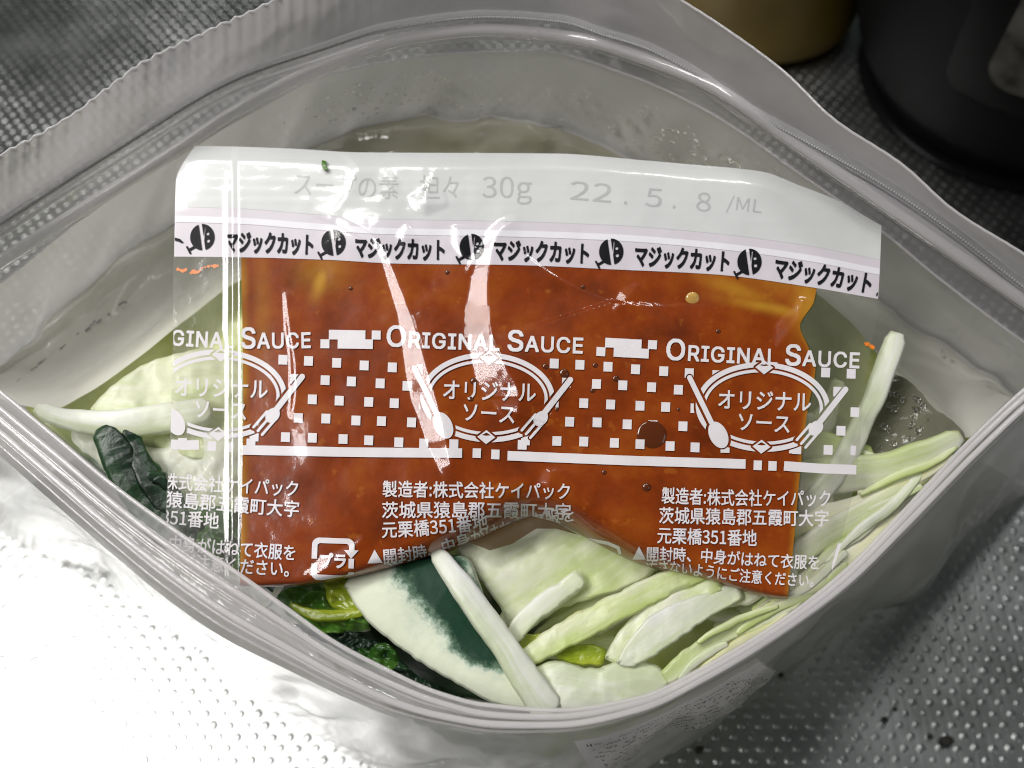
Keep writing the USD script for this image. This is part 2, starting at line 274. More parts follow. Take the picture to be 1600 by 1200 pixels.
rear_line(R_in, -2, .00025, 'zip_film', 'seam_line', .0003)
# dotted track between the zip ribs
tk = np.linspace(-60, 1650, 430); tt = np.clip(8 / (R_in(tk) - R_zip(tk)), 0, 1)[:, None]
P0 = mouth(tk, R_zip(tk), 0) * (1 - tt) + mouth(tk, R_in(tk), -.010) * tt + np.array([0, -.0009, .0003])
sph = trimesh.creation.icosphere(1, .00030)
obj('zip_dots', ((np.array(sph.vertices)[None] + P0[:, None]).reshape(-1, 3), (np.array(sph.faces)[None] + len(sph.vertices) * np.arange(len(P0))[:, None, None]).reshape(-1, 3)), 'grey_ink', bag, smooth=True, kind='stuff')

base_front = spline([(-.140, .100), (-.1205, .0885), (-.1003, .083), (-.070, .064), (-.0297, .037), (.000, .029), (.036, .043), (.062, .061), (.0857, .0746), (.0990, .0765), (.1151, .0923), (.140, .107)], NU)
base_rear = spline([(-.140, .100), (-.118, .118), (-.07, .136), (0, .144), (.07, .136), (.118, .122), (.140, .107)], NU)
def wall(top, base2, nrow, bulge, seed, amp):
    b3 = np.c_[base2, np.full(len(base2), .0012)]
    rows = blend(top, b3, nrow); t = np.linspace(0, 1, nrow)[:, None]
    c = np.array([0, .085, 0]); out = rows - c; out[..., 2] = 0; out /= np.linalg.norm(out, axis=-1, keepdims=True)
    s = np.arange(len(top)) / len(top) * 14
    w = fbm(np.stack([np.broadcast_to(s, rows.shape[:2]) * .7 + t * 1.2, np.broadcast_to(t * 1.6, rows.shape[:2]), 0 * rows[..., 0] + seed], -1), 4) - .5
    w2 = fbm(np.stack([np.broadcast_to(s, rows.shape[:2]) * 2.6 + t * 6, np.broadcast_to(t * 1.5, rows.shape[:2]), 0 * rows[..., 0] + seed + 9], -1), 2) - .5
    ends = np.minimum(1, np.minimum(np.arange(len(top)), len(top) - 1 - np.arange(len(top))) / 20)[None]
    d = (bulge * np.sin(np.pi * t) + (amp * w + .35 * amp * w2) * np.minimum(1, t * 6) * np.minimum(1, (1 - t) * 8)) * ends
    return rows + out * d[..., None]
rear = wall(p_in, base_rear, 60, .004, 3, .009)
obj('rear_panel', loft(rear), 'bag_film', bag, smooth=True)
# inner lining fold lower on the rear wall
n0 = 4
b_lo = curve([(0, .30), (25, .24), (60, .20), (90, .17), (110, .145), (135, .155), (160, .22), (190, .26), (225, .30), (NU, .40)])(np.arange(NU)) + .003 * (noise(np.stack([np.arange(NU) / 8, np.zeros(NU), np.zeros(NU)], -1)) - .5)
def on_rear(i, b, inward):
    x = np.clip(b * (rear.shape[0] - 1), 0, rear.shape[0] - 1.001); k = np.floor(x).astype(int); fr = (x - k)[..., None]
    P = rear[k, i] * (1 - fr) + rear[k + 1, i] * fr; c = np.array([0, .06, P[..., 2].mean()]); d = c - P; d[..., 2] = 0
    return P + inward * d / np.linalg.norm(d, axis=-1, keepdims=True)
I = np.arange(n0, NU - n0)
HEAP = curve([(-180, 560), (-60, 596), (30, 632), (80, 640), (130, 618), (220, 556), (290, 500), (400, 430), (800, 405), (1200, 420), (1320, 495), (1395, 582), (1460, 640), (1513, 684), (1560, 640), (1600, 605), (1710, 520)])
def veg_pt(u, v, lift=0, off=-.017): return at_depth(u, v, mouth_depth(u, v, off) - np.asarray(lift) / 1000)
l_top = on_rear(I, b_lo[I], .0012); hu = np.clip(uu[I], -40, 1580); l_bot = veg_pt(hu, HEAP(hu), 0, -.022)
tl = np.linspace(0, 1, 40)[:, None, None]
lin = l_top[None] * (1 - tl) + l_bot[None] * tl
wn = fbm(np.stack([np.broadcast_to(I / 16., lin.shape[:2]) + tl[..., 0] * 2, np.broadcast_to(tl[..., 0] * 1.5, lin.shape[:2]), 0 * lin[..., 0]], -1), 3) - .5
lin = lin + np.array([0, -.6, .8]) * ((.006 * wn - .006 * np.sin(np.pi * tl[..., 0])) * np.minimum(1, tl[..., 0] * 5) * np.minimum(1, (1 - tl[..., 0]) * 5))[..., None]
st = np.clip(np.minimum((uu[I] - 330) / 260, (1290 - uu[I]) / 240), 0, 1)[None] * (.65 + .7 * (fbm(np.stack([np.broadcast_to(I / 10., lin.shape[:2]), np.broadcast_to(tl[..., 0] * 6, lin.shape[:2]), 0 * lin[..., 0] + 4], -1), 3) - .2))  # darker olive centre painted in, for contents and shade showing through the film
obj('gusset_panel', loft(lin), 'gusset_film', bag, smooth=True, attr={'show_through': np.clip(st, 0, 1).ravel()})
lp = lin - EYE; lpd = lp @ FWD; lpv = 600 - (lp @ UP) / lpd / T * 800; lpu = 800 + (lp @ RIGHT) / lpd / T * 800
mv, mf = [], []
for k in range(26):
    q_ = k / 25; u0, v0 = 28 + 168 * q_ + rng.uniform(-2, 2), 592 - 122 * q_ + rng.uniform(-3, 3)
    if rng.random() < .25: continue
    j = np.argmin((lpu - u0) ** 2 + (lpv - v0) ** 2); D_ = lpd.ravel()[j] - .0006; hu_, hv_ = rng.uniform(1.5, 4.5), rng.uniform(1, 2.4)
    n_ = len(mv) * 4; mv.append(np.stack([at_depth(u0 + a_, v0 - .72 * a_ + b_, D_) for a_, b_ in ((-hu_, -hv_), (hu_, -hv_), (hu_, hv_), (-hu_, hv_))])); mf.append([n_, n_ + 1, n_ + 2, n_ + 3])
obj('faint_print', (np.vstack(mv), np.array(mf)), 'faint_ink', bag)
obj('gusset_edge', cord(lin[0], .0003, 6), 'rib_film', bag, smooth=True)

# front rim: zip strip, rolled flap and panel
t = np.linspace(0, 1, 15)
offs = PchipInterpolator([0, .12, .3, .45, .6, .8, 1], [-.0005, .0005, .0010, .0004, .0009, .0, -.0030])(t)
rim_rows = np.stack([mouth(uu, F_in(uu) + (F_out(uu) - F_in(uu)) * k, o) for k, o in zip(t, offs)])
obj('front_zip_strip', loft(rim_rows), 'zip_film', bag, smooth=True)
for k, r, m in ((.02, .00032, 'rib_film'), (.28, .00045, 'rib_film'), (.40, .0002, 'zip_film'), (.64, .0005, 'rib_film'), (.72, .0002, 'rib_film'), (.86, .0002, 'zip_film')):
    o = float(PchipInterpolator(t, offs)(k)) + .0004
    wv = 4 * (noise(np.stack([uu / 130, 0 * uu, 0 * uu + k * 10], -1)) - .5) * (1 if k > .1 else 0)
    obj('front_zip_rib', cord(mouth(uu, F_in(uu) + (F_out(uu) - F_in(uu)) * k + wv, o), r), m, bag, smooth=True)
front = wall(rim_rows[-1], base_front, 60, .003, 11, .008)
obj('front_panel', loft(front), 'front_film', bag, smooth=True)
obj('base_panel', loft(np.stack([np.c_[base_front, np.full(NU, .0011)] * (1 - k) + np.c_[base_rear, np.full(NU, .0011)] * k for k in np.linspace(0, 1, 12)])), 'bag_film', bag, smooth=True)

def on_front(a, b, out):                       # a: column 0..NU-1, b: 0 rim .. 1 base
    x = np.clip(b * (front.shape[0] - 1), 0, front.shape[0] - 1.001); k = np.floor(x).astype(int); fx = (x - k)[..., None]
    y = np.clip(a, 0, NU - 1.001); j = np.floor(y).astype(int); fy = (y - j)[..., None]
    P = (front[k, j] * (1 - fx) + front[k + 1, j] * fx) * (1 - fy) + (front[k, j + 1] * (1 - fx) + front[k + 1, j + 1] * fx) * fy
    d = P - np.array([0, .085, 0]); d[..., 2] = 0
    return P + out * d / np.linalg.norm(d, axis=-1, keepdims=True)

# printed label low on the front panel, its lines too small and slanted to read
la, lb = np.meshgrid(np.linspace(147, 186, 50), np.linspace(.03, .30, 16))
label = obj('printed_label', loft(on_front(la, lb, .0004)), 'label_film', bag, smooth=True)
lv, lf = [], []
for row, bb in enumerate(np.linspace(.055, .28, 9)):
    x = 149.0 + rng.uniform(0, 1.5)
    while x < 184:
        w_ = rng.uniform(.10, .38)
        if rng.random() < .78:
            hh = .010 if row in (1, 2) else .0065
            for part in range(rng.integers(1, 4)):
                b0 = bb + rng.uniform(-hh, hh * .6); h_ = rng.uniform(.003, .008); ww = w_ * rng.uniform(.3, 1)
                x0 = x + rng.uniform(0, w_ - ww) if w_ > ww else x
                n_ = len(lv) * 4; lv.append(on_front(np.array([x0, x0 + ww, x0 + ww, x0]), np.array([b0, b0, b0 + h_, b0 + h_]), .0006)); lf.append([n_, n_ + 1, n_ + 2, n_ + 3])
        x += w_ + rng.uniform(.05, .18) + (rng.random() < .06) * 1.5
obj('small_print', (np.vstack(lv), np.array(lf)), 'label_ink', label)

# ------------------------------------------------------------------ lettering
FONTS = {k: ImageFont.truetype(glob.glob('/opt/blender-*/*/datafiles/fonts/' + f)[0], 72) for k, f in (('cjk', 'Noto Sans CJK*'), ('inter', 'Inter.woff2'))}
def glyphs(text, font='cjk', bold=0, space=0):
    """Flat outline of a line of text, x from 0, baseline y = 0 (y up), in font pixels (em 72)."""
    x, out = 0, []
    F = FONTS[font]
    for ch in text:
        if ch != ' ':
            x0, y0, x1, y1 = F.getbbox(ch, anchor='ls', stroke_width=bold)
            im = Image.new('L', (x1 - x0 + 8, y1 - y0 + 8)); ImageDraw.Draw(im).text((4 - x0, 4 - y0), ch, 255, F, anchor='ls', stroke_width=bold)
            on = np.pad(np.asarray(im) > 127, ((0, 0), (1, 1))).astype(np.int8)
            r, s = np.nonzero(np.diff(on, axis=1) == 1); e = np.nonzero(np.diff(on, axis=1) == -1)[1]
            sh = union_all(box(s, -r - 1, e, -r)).buffer(.6).buffer(-.6).simplify(.8)
            out.append(affinity.translate(sh, x + x0 - 4, 4 - y0))
        x += F.getlength(ch) + space
    return union_all(out), x - space
def tri(shape, size):
    vs, fs, n = [], [], 0
    for gm in getattr(shape, 'geoms', [shape]):
        if gm.is_empty or gm.area < 1e-9: continue
        v, f = trimesh.creation.triangulate_polygon(gm, engine='earcut')
        v = np.c_[v, np.zeros(len(v))]; v, f = trimesh.remesh.subdivide_to_size(v, f, size, max_iter=12)
        vs.append(v[:, :2]); fs.append(f + n); n += len(v)
    return np.vstack(vs), np.vstack(fs)
def fit(text, pts, height, font='cjk', bold=0, space=0, small=None, clip=None, em=.88):
    """Text along a pixel baseline pts, fitted to its length; height in pixels of the em box's visible part. Returns a shape in photo pixels."""
    if small:                                  # small capitals: (scale)
        parts, x = [], 0
        for ch in text:
            s = 1 if ch in small[1] else small[0]
            if ch == ' ': x += 16; continue
            g1, w1 = glyphs(ch, font, bold); parts.append(affinity.translate(affinity.scale(g1, s * 1.12, s, origin=(0, 0)), x, 0)); x += w1 * s * 1.12 + space
        sh, w = union_all(parts), x - space
    else: sh, w = glyphs(text, font, bold, space)
    return warp(sh, w, pts, height / (72 * em), clip)
def warp(sh, w, pts, sc, clip=None):
    p = np.array(pts, float); s = np.r_[0, np.cumsum(np.linalg.norm(np.diff(p, axis=0), axis=1))]
    f = PchipInterpolator(s, p, axis=0) if len(p) > 2 else (lambda q: p[0] + np.asarray(q)[..., None] / s[-1] * (p[1] - p[0]))
    from shapely import transform
    def mp(c):
        q = c[:, 0] / w * s[-1]; b = f(q); d = f(q + .5) - f(q - .5); d /= np.linalg.norm(d, axis=1, keepdims=True)
        return b + c[:, 1:2] * sc * np.c_[d[:, 1], -d[:, 0]]
    sh = transform(sh.segmentize(12), mp)
    sh = sh.buffer(0)
    return sh.intersection(clip) if clip is not None else sh

# ------------------------------------------------------------------ the sauce sachet
SZ, SY, SK = .0950, .046, .33
top_edge = curve([(240, 229), (305, 228), (450, 232), (560, 238), (870, 240), (1000, 250), (1080, 257), (1190, 268), (1250, 290), (1306, 312), (1377, 352), (1420, 372)])
bot_edge = curve([(200, 905), (255, 905), (375, 918), (450, 916), (560, 899), (640, 880), (700, 862), (760, 838), (830, 811), (880, 824), (930, 850), (1000, 882), (1100, 906), (1230, 936), (1290, 925), (1420, 910)])
left_edge = curve([(200, 276), (285, 275), (402, 271), (540, 270), (690, 265), (800, 259), (1000, 254)])
right_edge = curve([(200, 1380), (357, 1377), (467, 1372), (600, 1352), (740, 1338), (850, 1312), (910, 1292), (1000, 1270)])
band_low = curve([(200, 401), (272, 401), (375, 402), (512, 406), (625, 412), (800, 414), (960, 421), (1119, 429), (1269, 449), (1372, 467), (1450, 480)])
band_mid = curve([(200, 322), (375, 326), (480, 334), (600, 342), (800, 346), (960, 352), (1119, 365), (1269, 385), (1372, 405), (1450, 418)])
fold_R = curve([(200, 10), (400, 10), (520, 14), (600, 26), (700, 50), (830, 66), (900, 60), (1000, 46), (1100, 26), (1230, 12), (1420, 10)])
def seg_dist(u, v, pts):
    """distance, side and position along a smooth polyline"""
    q = spline(pts, 60); best = np.full(u.shape, 1e9); side = np.zeros(u.shape); pos = np.zeros(u.shape)
    for k in range(len(q) - 1):
        a, b = q[k, :2], q[k + 1, :2]; d = b - a; L = d @ d
        t = np.clip(((u - a[0]) * d[0] + (v - a[1]) * d[1]) / L, 0, 1)
        dx, dy = u - a[0] - t * d[0], v - a[1] - t * d[1]; r = np.hypot(dx, dy); m = r < best
        best = np.where(m, r, best); side = np.where(m, np.sign(d[0] * dy - d[1] * dx), side); pos = np.where(m, (k + t) / (len(q) - 1), pos)
    return best, side, pos
CREASES = [  # points from the top down, slope of the flank that faces left, widths in pixels along it
    ([(488, 330), (545, 346), (592, 376), (622, 440), (645, 500), (668, 580), (692, 660), (708, 760)], .27, (10, 15, 13, 20, 30, 38, 32, 12)),
    ([(812, 342), (780, 362), (766, 400), (762, 460), (768, 520), (790, 570), (812, 620), (800, 668)], .31, (10, 16, 26, 34, 42, 54, 50, 22)),
    ([(446, 450), (452, 510), (460, 560), (462, 600), (454, 655)], .27, (4, 7, 8, 9, 5)),
    ([(570, 835), (552, 858), (525, 878), (478, 902)], .26, (4, 12, 18, 8)),
    ([(1252, 462), (1250, 490), (1235, 515), (1212, 545)], .27, (4, 20, 26, 6)),
    ([(640, 352), (630, 372), (640, 392)], .28, (5, 12, 6)), ([(712, 352), (716, 376), (726, 402)], .28, (6, 13, 6)), ([(745, 382), (738, 410), (728, 428)], .27, (4, 8, 5)),
    ([(1000, 442), (975, 470), (958, 488)], .25, (4, 16, 6)),
    ([(535, 240), (556, 262), (548, 292), (520, 332)], .28, (4, 12, 9, 5)),
    ([(372, 285), (374, 330), (372, 400), (374, 470), (376, 540), (378, 720), (377, 900)], .2, (3, 5, 2, 4, 5, 2, 1)),
    ([(352, 285), (354, 400), (352, 530)], .26, (3, 4, 3)),
    ([(640, 305), (655, 320), (700, 318)], .26, (5, 18, 6)),
    ([(860, 730), (850, 790), (835, 812)], .2, (10, 30, 20)),
]
def relief(u, v):
    """height of the sachet's surface towards the viewer, mm"""
    u, v = np.broadcast_arrays(np.asarray(u, float), np.asarray(v, float))
    inx = np.clip((u - 365) / 170, 0, 1) * np.clip((1262 - (v - 480) * .07 - u) / 170, 0, 1); iny = np.clip((v - 350) / 280, 0, 1) * np.clip((bot_edge(u) - v) / 160 + .15, 0, 1)
    sm = lambda t: t * t * (3 - 2 * t)
    h = .8 * sm(inx) * sm(iny)
    P = np.stack([u / 75, v / 95, 0 * u], -1)
    lm = .25 + .75 * sm(np.clip((u - 400) / 150, 0, 1)); h = h + .75 * lm * (fbm(P, 2, 4) - .5) * (.35 + .65 * sm(np.clip((v - 330) / 120, 0, 1))) + .10 * lm * (fbm(P * 3.3 + 7, 2, 8) - .5)
    for pts, slope, ws in CREASES:
        d, sd, pos = seg_dist(u, v, pts); w = np.interp(pos, np.linspace(0, 1, len(ws)), ws); ends = np.clip(np.minimum(pos, 1 - pos) / .06, 0, 1)
        h = h + slope * w / 9.8 * np.where(sd > 0, np.clip(1 - d / w, 0, 1), np.exp(-(d / (2.2 * w)) ** 1.3)) * ends
    # side seals: a step up where the pouch begins
    h = h - .5 * sm(np.clip((372 - u) / 10, 0, 1)) + .10 * np.exp(-((u - 358) / 4) ** 2) * (v > 270)
    # the top seal curls back at its free edge
    e = np.clip(v - top_edge(u), 0, None); h = h - 1.6 * np.clip(1 - e / 26, 0, 1) ** 2
    h = h + .006 * np.sin(v / 2.6) * np.exp(-((v - top_edge(u) - 62) / 30) ** 4)
    h = h - 3 * np.clip((u - 1150) / 230, 0, 1) ** 2 * np.clip((480 - v) / 200, 0, 1) - 1.0 * np.clip((330 - u) / 70, 0, 1) ** 2 * np.clip((330 - v) / 90, 0, 1)
    return h
def sachet_pt(u, v, lift=0):
    u, v = np.asarray(u, float), np.asarray(v, float)
    e = np.clip(bot_edge(u) - v, 0, None); R = fold_R(u)
    drop = np.where(e < R, R - np.sqrt(np.clip(R * R - (R - e) ** 2, 0, None)), 0) * .16
    D = plane_depth(u, v, SZ, SY, SK) - (relief(u, v) - drop + lift) / 1000
    return at_depth(u, v, D)
sachet = thing('sauce_sachet', 'clear sachet of orange-brown sauce with white lettering, lying on the vegetables', 'sachet')

def patch(ul, ur, vt, vb, nu, nv, lift, close=None):
    """grid over the sachet: ul(v), ur(v) side edges, vt(u), vb(u) top and bottom edges"""
    a, b = np.meshgrid(np.linspace(0, 1, nu), np.linspace(0, 1, nv))
    u = 265 + a * 1110
    for _ in range(6):
        v = vt(u) + (vb(u) - vt(u)) * b; u = ul(v) + (ur(v) - ul(v)) * a
    v = vt(u) + (vb(u) - vt(u)) * b
    return u, v, sachet_pt(u, v, lift)
cl = lambda c: (lambda x: np.full(np.shape(x), float(c)))
# sauce filling: closed pillow
s_left = curve([(300, 376), (420, 377), (520, 379), (650, 380), (800, 377), (918, 375), (1000, 375)])
s_right = curve([(300, 1280), (430, 1278), (470, 1272), (510, 1250), (540, 1262), (575, 1274), (640, 1262), (720, 1252), (850, 1240), (936, 1231), (1000, 1228)])
us, vs, P = patch(s_left, s_right, lambda u: band_low(u) - 22, bot_edge, 300, 190, 0)
us2 = us
thin = np.zeros(us.shape)
thin = np.maximum(thin, np.exp(-((us - s_left(vs)) / 9) ** 2) * (.15 + .6 * (noise(np.stack([vs / 40, 0 * vs, 0 * vs], -1)))))
thin = np.maximum(thin, .4 * np.exp(-((s_right(vs) - us) / 6) ** 2))
for cx, cy, rx, ry, k, an in ((500, 440, 12, 26, 1, .3), (505, 425, 40, 30, .45, 0), (1150, 452, 60, 14, .6, .35), (1200, 480, 70, 9, .75, .2), (1262, 470, 26, 55, .7, 0), (1215, 440, 80, 26, .3, .1), (410, 480, 14, 120, .25, 0)):
    du, dv_ = us - cx, vs - cy; c_, s_ = math.cos(an), math.sin(an)
    thin = np.maximum(thin, k * np.exp(-((du * c_ + dv_ * s_) / rx) ** 2 - ((dv_ * c_ - du * s_) / ry) ** 2))
thin = np.clip(thin * (.7 + .6 * fbm(np.stack([us / 18, vs / 18, 0 * us], -1))), 0, 1)
nv, nu = us.shape
edge = np.minimum(np.minimum(np.arange(nu)[None], nu - 1 - np.arange(nu)[None]) / 18, np.minimum(np.arange(nv)[:, None] / 14, (nv - 1 - np.arange(nv)[:, None]) / 14)).clip(0, 1)
thick = .0055 * np.sqrt(1 - (1 - edge) ** 2)
front_v = P - 0
back_v = P + thick[..., None] * ray(us, vs) / np.linalg.norm(ray(us, vs), axis=-1, keepdims=True)
q = grid_faces(nv, nu); n = nv * nu
sauce = obj('sauce', (np.vstack([front_v.reshape(-1, 3), back_v.reshape(-1, 3)]), np.vstack([q, q[:, ::-1] + n])), 'sauce', sachet, smooth=True, attr={'thin': np.r_[thin.ravel(), thin.ravel()]})
for bu, bv, br, m in ((1018, 680, 23, 'bubble'), (881, 584, 8, 'bubble'), (852, 573, 5, 'bubble'), (930, 571, 4.5, 'bubble'), (962, 592, 5.5, 'bubble'), (926, 610, 4.5, 'bubble'), (1010, 761, 7, 'bubble'), (944, 738, 4, 'bubble'),
                      (735, 623, 5, 'bubble'), (740, 596, 6, 'bubble'), (699, 426, 4, 'bubble'), (911, 449, 4, 'bubble'), (1082, 467, 11, 'pale_bubble'), (1122, 518, 4, 'bubble'), (548, 451, 3.5, 'bubble'), (800, 680, 3, 'bubble'), (1060, 640, 3, 'bubble'), (870, 640, 3, 'bubble')):
    s = trimesh.creation.icosphere(3, 1.0); w = np.array(s.vertices)
    c = sachet_pt(bu, bv, .0); D = (c - EYE) @ FWD; r = br / 1600 * 2 * T * D
    dpt = ray(bu, bv); dpt /= np.linalg.norm(dpt)
    obj('air_bubble', (c + r * (w[:, :1] * RIGHT + w[:, 1:2] * np.cross(dpt, RIGHT)) + w[:, 2:] * dpt * min(r * .5, .00035), s.faces), m, sachet, smooth=True)

# clear film over everything, and the white top seal
u, v, P = patch(left_edge, right_edge, top_edge, bot_edge, 380, 240, .45)
obj('clear_film', loft(P), 'sachet_film', sachet, smooth=True)
u, v, P = patch(left_edge, lambda v: 0 * v + 374, lambda u: band_low(u) + 0, bot_edge, 40, 160, .02)
obj('side_seal', loft(P), 'seal_film', sachet, smooth=True)
u, v, P = patch(lambda v: s_right(v) + 2, right_edge, lambda u: band_low(u) + 0, bot_edge, 40, 160, .02)
obj('side_seal', loft(P), 'seal_film', sachet, smooth=True)
left_cut = curve([(200, 330), (226, 306), (285, 275), (350, 273), (500, 271)])
u, v, P = patch(left_cut, right_edge, top_edge, band_mid, 300, 50, .16)
obj('top_seal', loft(P), 'white_band', sachet, smooth=True)
u, v, P = patch(left_cut, right_edge, band_mid, band_low, 300, 40, .12)
obj('printed_band', loft(P), 'lilac_band', sachet, smooth=True)
for o0, o1 in ((14, 24), ):
    u, v, P = patch(left_cut, right_edge, lambda u: band_mid(u) + o0, lambda u: band_mid(u) + o1, 300, 5, .20)
    obj('pale_stripe', loft(P), 'pale_line', sachet, smooth=True)
# folded-under tail of the sachet in the notch
tail = Polygon([(735, 848), (775, 828), (830, 806), (868, 816), (905, 836), (868, 826), (838, 826), (800, 850), (765, 860)])
v2, f2 = tri(tail, 8)
obj('folded_tail', (at_depth(v2[:, 0], v2[:, 1], plane_depth(v2[:, 0], v2[:, 1], SZ - .004, SY, SK)), f2), 'brown_film', sachet, smooth=True)

def ink(name, shape, m, lift=.25, size=9):
    v2, f2 = tri(shape, size)
    return obj(name, (sachet_pt(v2[:, 0], v2[:, 1], lift), f2), m, sachet)
face = Polygon([(left_edge(y) + 1, y) for y in range(230, 930, 20)] + [(right_edge(y) - 2, y) for y in range(920, 240, -20)])
def bandy(x, f): return band_mid(x) + (band_low(x) - band_mid(x)) * f
# black lettering and round marks on the band
for x0, x1 in ((352, 491), (552, 697), (770, 922), (990, 1141), (1207, 1362)):
    xs = np.linspace(x0, x1, 6); ink('black_lettering', fit('マジックカット', np.c_[xs, bandy(xs, .86)], 31, bold=3), 'black_ink', .28)
ink('black_lettering', Polygon([(273, 371), (281, 373), (287, 379), (284, 380), (278, 377), (273, 376)]), 'black_ink', .28)
ink('black_lettering', Polygon([(1369, 459), (1372, 456), (1371, 462), (1369, 463)]), 'black_ink', .28)
for cx in (316, 521, 737, 955, 1171):
    cy = float(bandy(cx, .60)); an = 14
    c = affinity.scale(Point(0, 0).buffer(19), 1, 1.08)
    c = c.difference(LineString([(-7, -26), (6, 26)]).buffer(2.6)).difference(Point(8, -6).buffer(2.4)).difference(Point(10, 5).buffer(2.6)).difference(box(2, -16, 3.5, 16))
    tl = LineString([(-11, 17), (-18, 22)]).buffer(2).union(LineString([(-22, 18), (-16, 27)]).buffer(1.6))
    ink('round_mark', affinity.translate(affinity.rotate(c.union(tl), an - 8, origin=(0, 0)), cx, cy), 'black_ink', .28)
# faint embossed code on the white seal
bl = lambda x: top_edge(x) + 69
for txt, x0, x1, h in (('スープの素', 456, 624, 36), ('担々', 655, 722, 36), ('30g', 752, 832, 38), ('22', 888, 958, 34), ('.', 972, 982, 34), ('5', 1006, 1036, 34), ('.', 1048, 1058, 34), ('8', 1085, 1112, 34), ('/ML', 1134, 1190, 24)):
    xs = np.linspace(x0, x1, 4)
    ink('embossed_code', fit(txt, np.c_[xs, bl(xs) - (6 if x0 > 1120 else 0) + (0 if x0 < 860 else 2)], h, font='cjk'), 'grey_ink', .21)
# title line, three repeats
sc = (.74, 'OS')
def title(pts, clip=None): return fit('ORIGINAL SAUCE', pts, 36, 'inter', 2, 3, small=sc, clip=clip, em=.84)
ink('printed_title', title([(602, 540), (700, 545), (800, 548), (912, 552)]), 'white_ink')
ink('printed_title', title([(1039, 561), (1150, 567), (1250, 571), (1344, 575)]), 'white_ink')
ink('printed_title', title([(200, 535), (265, 539), (380, 544), (487, 543)], face), 'white_ink')
def chequer(x, y, k):
    return union_all([affinity.translate(affinity.rotate(union_all([box(0, 15, 14, 29), box(13, 0, 70, 15), box(27, 14, 82, 29), box(80, 0, 94, 14)]), k, origin=(0, 0)), x, y)])
ink('chequer_mark', chequer(501, 515, 1.0), 'white_ink'); ink('chequer_mark', chequer(933, 527, 3.0), 'white_ink')
# plates with fork and spoon
def plate(cx, cy, rot=2.0):
    def ell(rx, ry): return affinity.scale(Point(0, 0).buffer(1, 48), rx, ry)
    ring = ell(105, 70).difference(ell(97, 62)).union(ell(94, 59).difference(ell(89, 54)))
    dia = lambda y: Polygon([(-14, y), (0, y - 11), (14, y), (0, y + 11)])
    hole = lambda y: Polygon([(-7, y), (0, y - 4), (7, y), (0, y + 1)])
    ring = ring.difference(dia(-62).buffer(3)).union(dia(-62)).difference(affinity.translate(hole(-62), 0, -3)).difference(dia(62).buffer(3)).union(dia(62)).difference(affinity.translate(hole(62), 0, -3))
    fork = LineString([(128, -32), (90, 20)]).buffer(4.5).union(affinity.rotate(affinity.scale(Point(84, 30).buffer(1), 13, 10), 129, origin=(84, 30)))
    for o in (-9, 0, 9):
        fork = fork.union(LineString([(82 + .77 * o, 30 + .63 * o), (82 + .77 * o - 20, 30 + .63 * o + 25)]).buffer(2.1))
    spoon = LineString([(-116, -42), (-80, 26)]).buffer(4).union(affinity.rotate(affinity.scale(Point(-68, 46).buffer(1), 14, 22), -28, origin=(-68, 46)))
    w = ring.difference(fork.buffer(4)).difference(spoon.buffer(4)).union(fork).union(spoon)
    return affinity.translate(affinity.rotate(w, rot, origin=(0, 0)), cx, cy)
for cx, cy, full in ((343, 616, False), (762, 621, True), (1192, 636, True)):
    sh = plate(cx, cy)
    ink('printed_plate', sh if full else sh.intersection(face), 'white_ink')
    for txt, x0, x1, dy, h in (('オリジナル', -72, 76, 3, 30), ('ソース', -42, 44, 37, 29)):
        pts = [(cx + x0, cy + dy - 3), (cx + x1, cy + dy + 2)]
        ink('printed_lettering', fit(txt, pts, h, bold=1, clip=None if full else face), 'white_ink')
# scattered squares
SQ = [(866, 568), (906, 570), (950, 573), (993, 577), (1037, 580), (1077, 583), (1120, 586), (885, 598), (932, 600), (973, 602), (1018, 605), (1060, 609), (866, 629), (912, 630), (954, 632), (1000, 634), (1040, 636), (1086, 638),
      (890, 659), (933, 660), (980, 663), (1020, 664), (1067, 666), (821, 688), (870, 689), (912, 690), (960, 692), (1000, 694), (1047, 697), (1086, 699), (1133, 700), (1240, 701), (1250, 585)]
plates = union_all([affinity.translate(affinity.scale(Point(0, 0).buffer(1, 32), 108, 73), cx, cy) for cx, cy in ((343, 616), (762, 621), (1192, 636))] + [plate(343, 616).buffer(2), plate(762, 621).buffer(2), plate(1192, 636).buffer(2)])
allsq = []
for dx, dy in ((0, 0), (-424, -6), (424, 14), (-848, -8)):
    for x, y in SQ:
        s = affinity.rotate(box(x - 7, y - 7.5, x + 7, y + 7.5), 2).__class__(affinity.rotate(box(x + dx - 7, y + dy - 7.5, x + dx + 7, y + dy + 7.5), 2).exterior)
        allsq.append(s)
ink('printed_squares', union_all(allsq).difference(plates).intersection(face.buffer(-3)), 'white_ink')
def bar(x0, y0, x1, y1, th=15): return LineString([(x0, y0), ((x0 + x1) / 2, (y0 + y1) / 2 + 1), (x1, y1)]).buffer(th / 2, cap_style='flat')
sqs = [affinity.rotate(box(x - 6.5, y - 7.5, x + 6.5, y + 7.5), 2) for x, y in ((331, 697), (358, 699), (745, 708), (774, 710), (1184, 727), (1207, 728))]
ink('printed_bar', union_all([bar(267, 694, 311, 695), bar(378, 703, 722, 708), bar(793, 712, 1165, 725), bar(1225, 728, 1338, 734)] + sqs), 'white_ink')
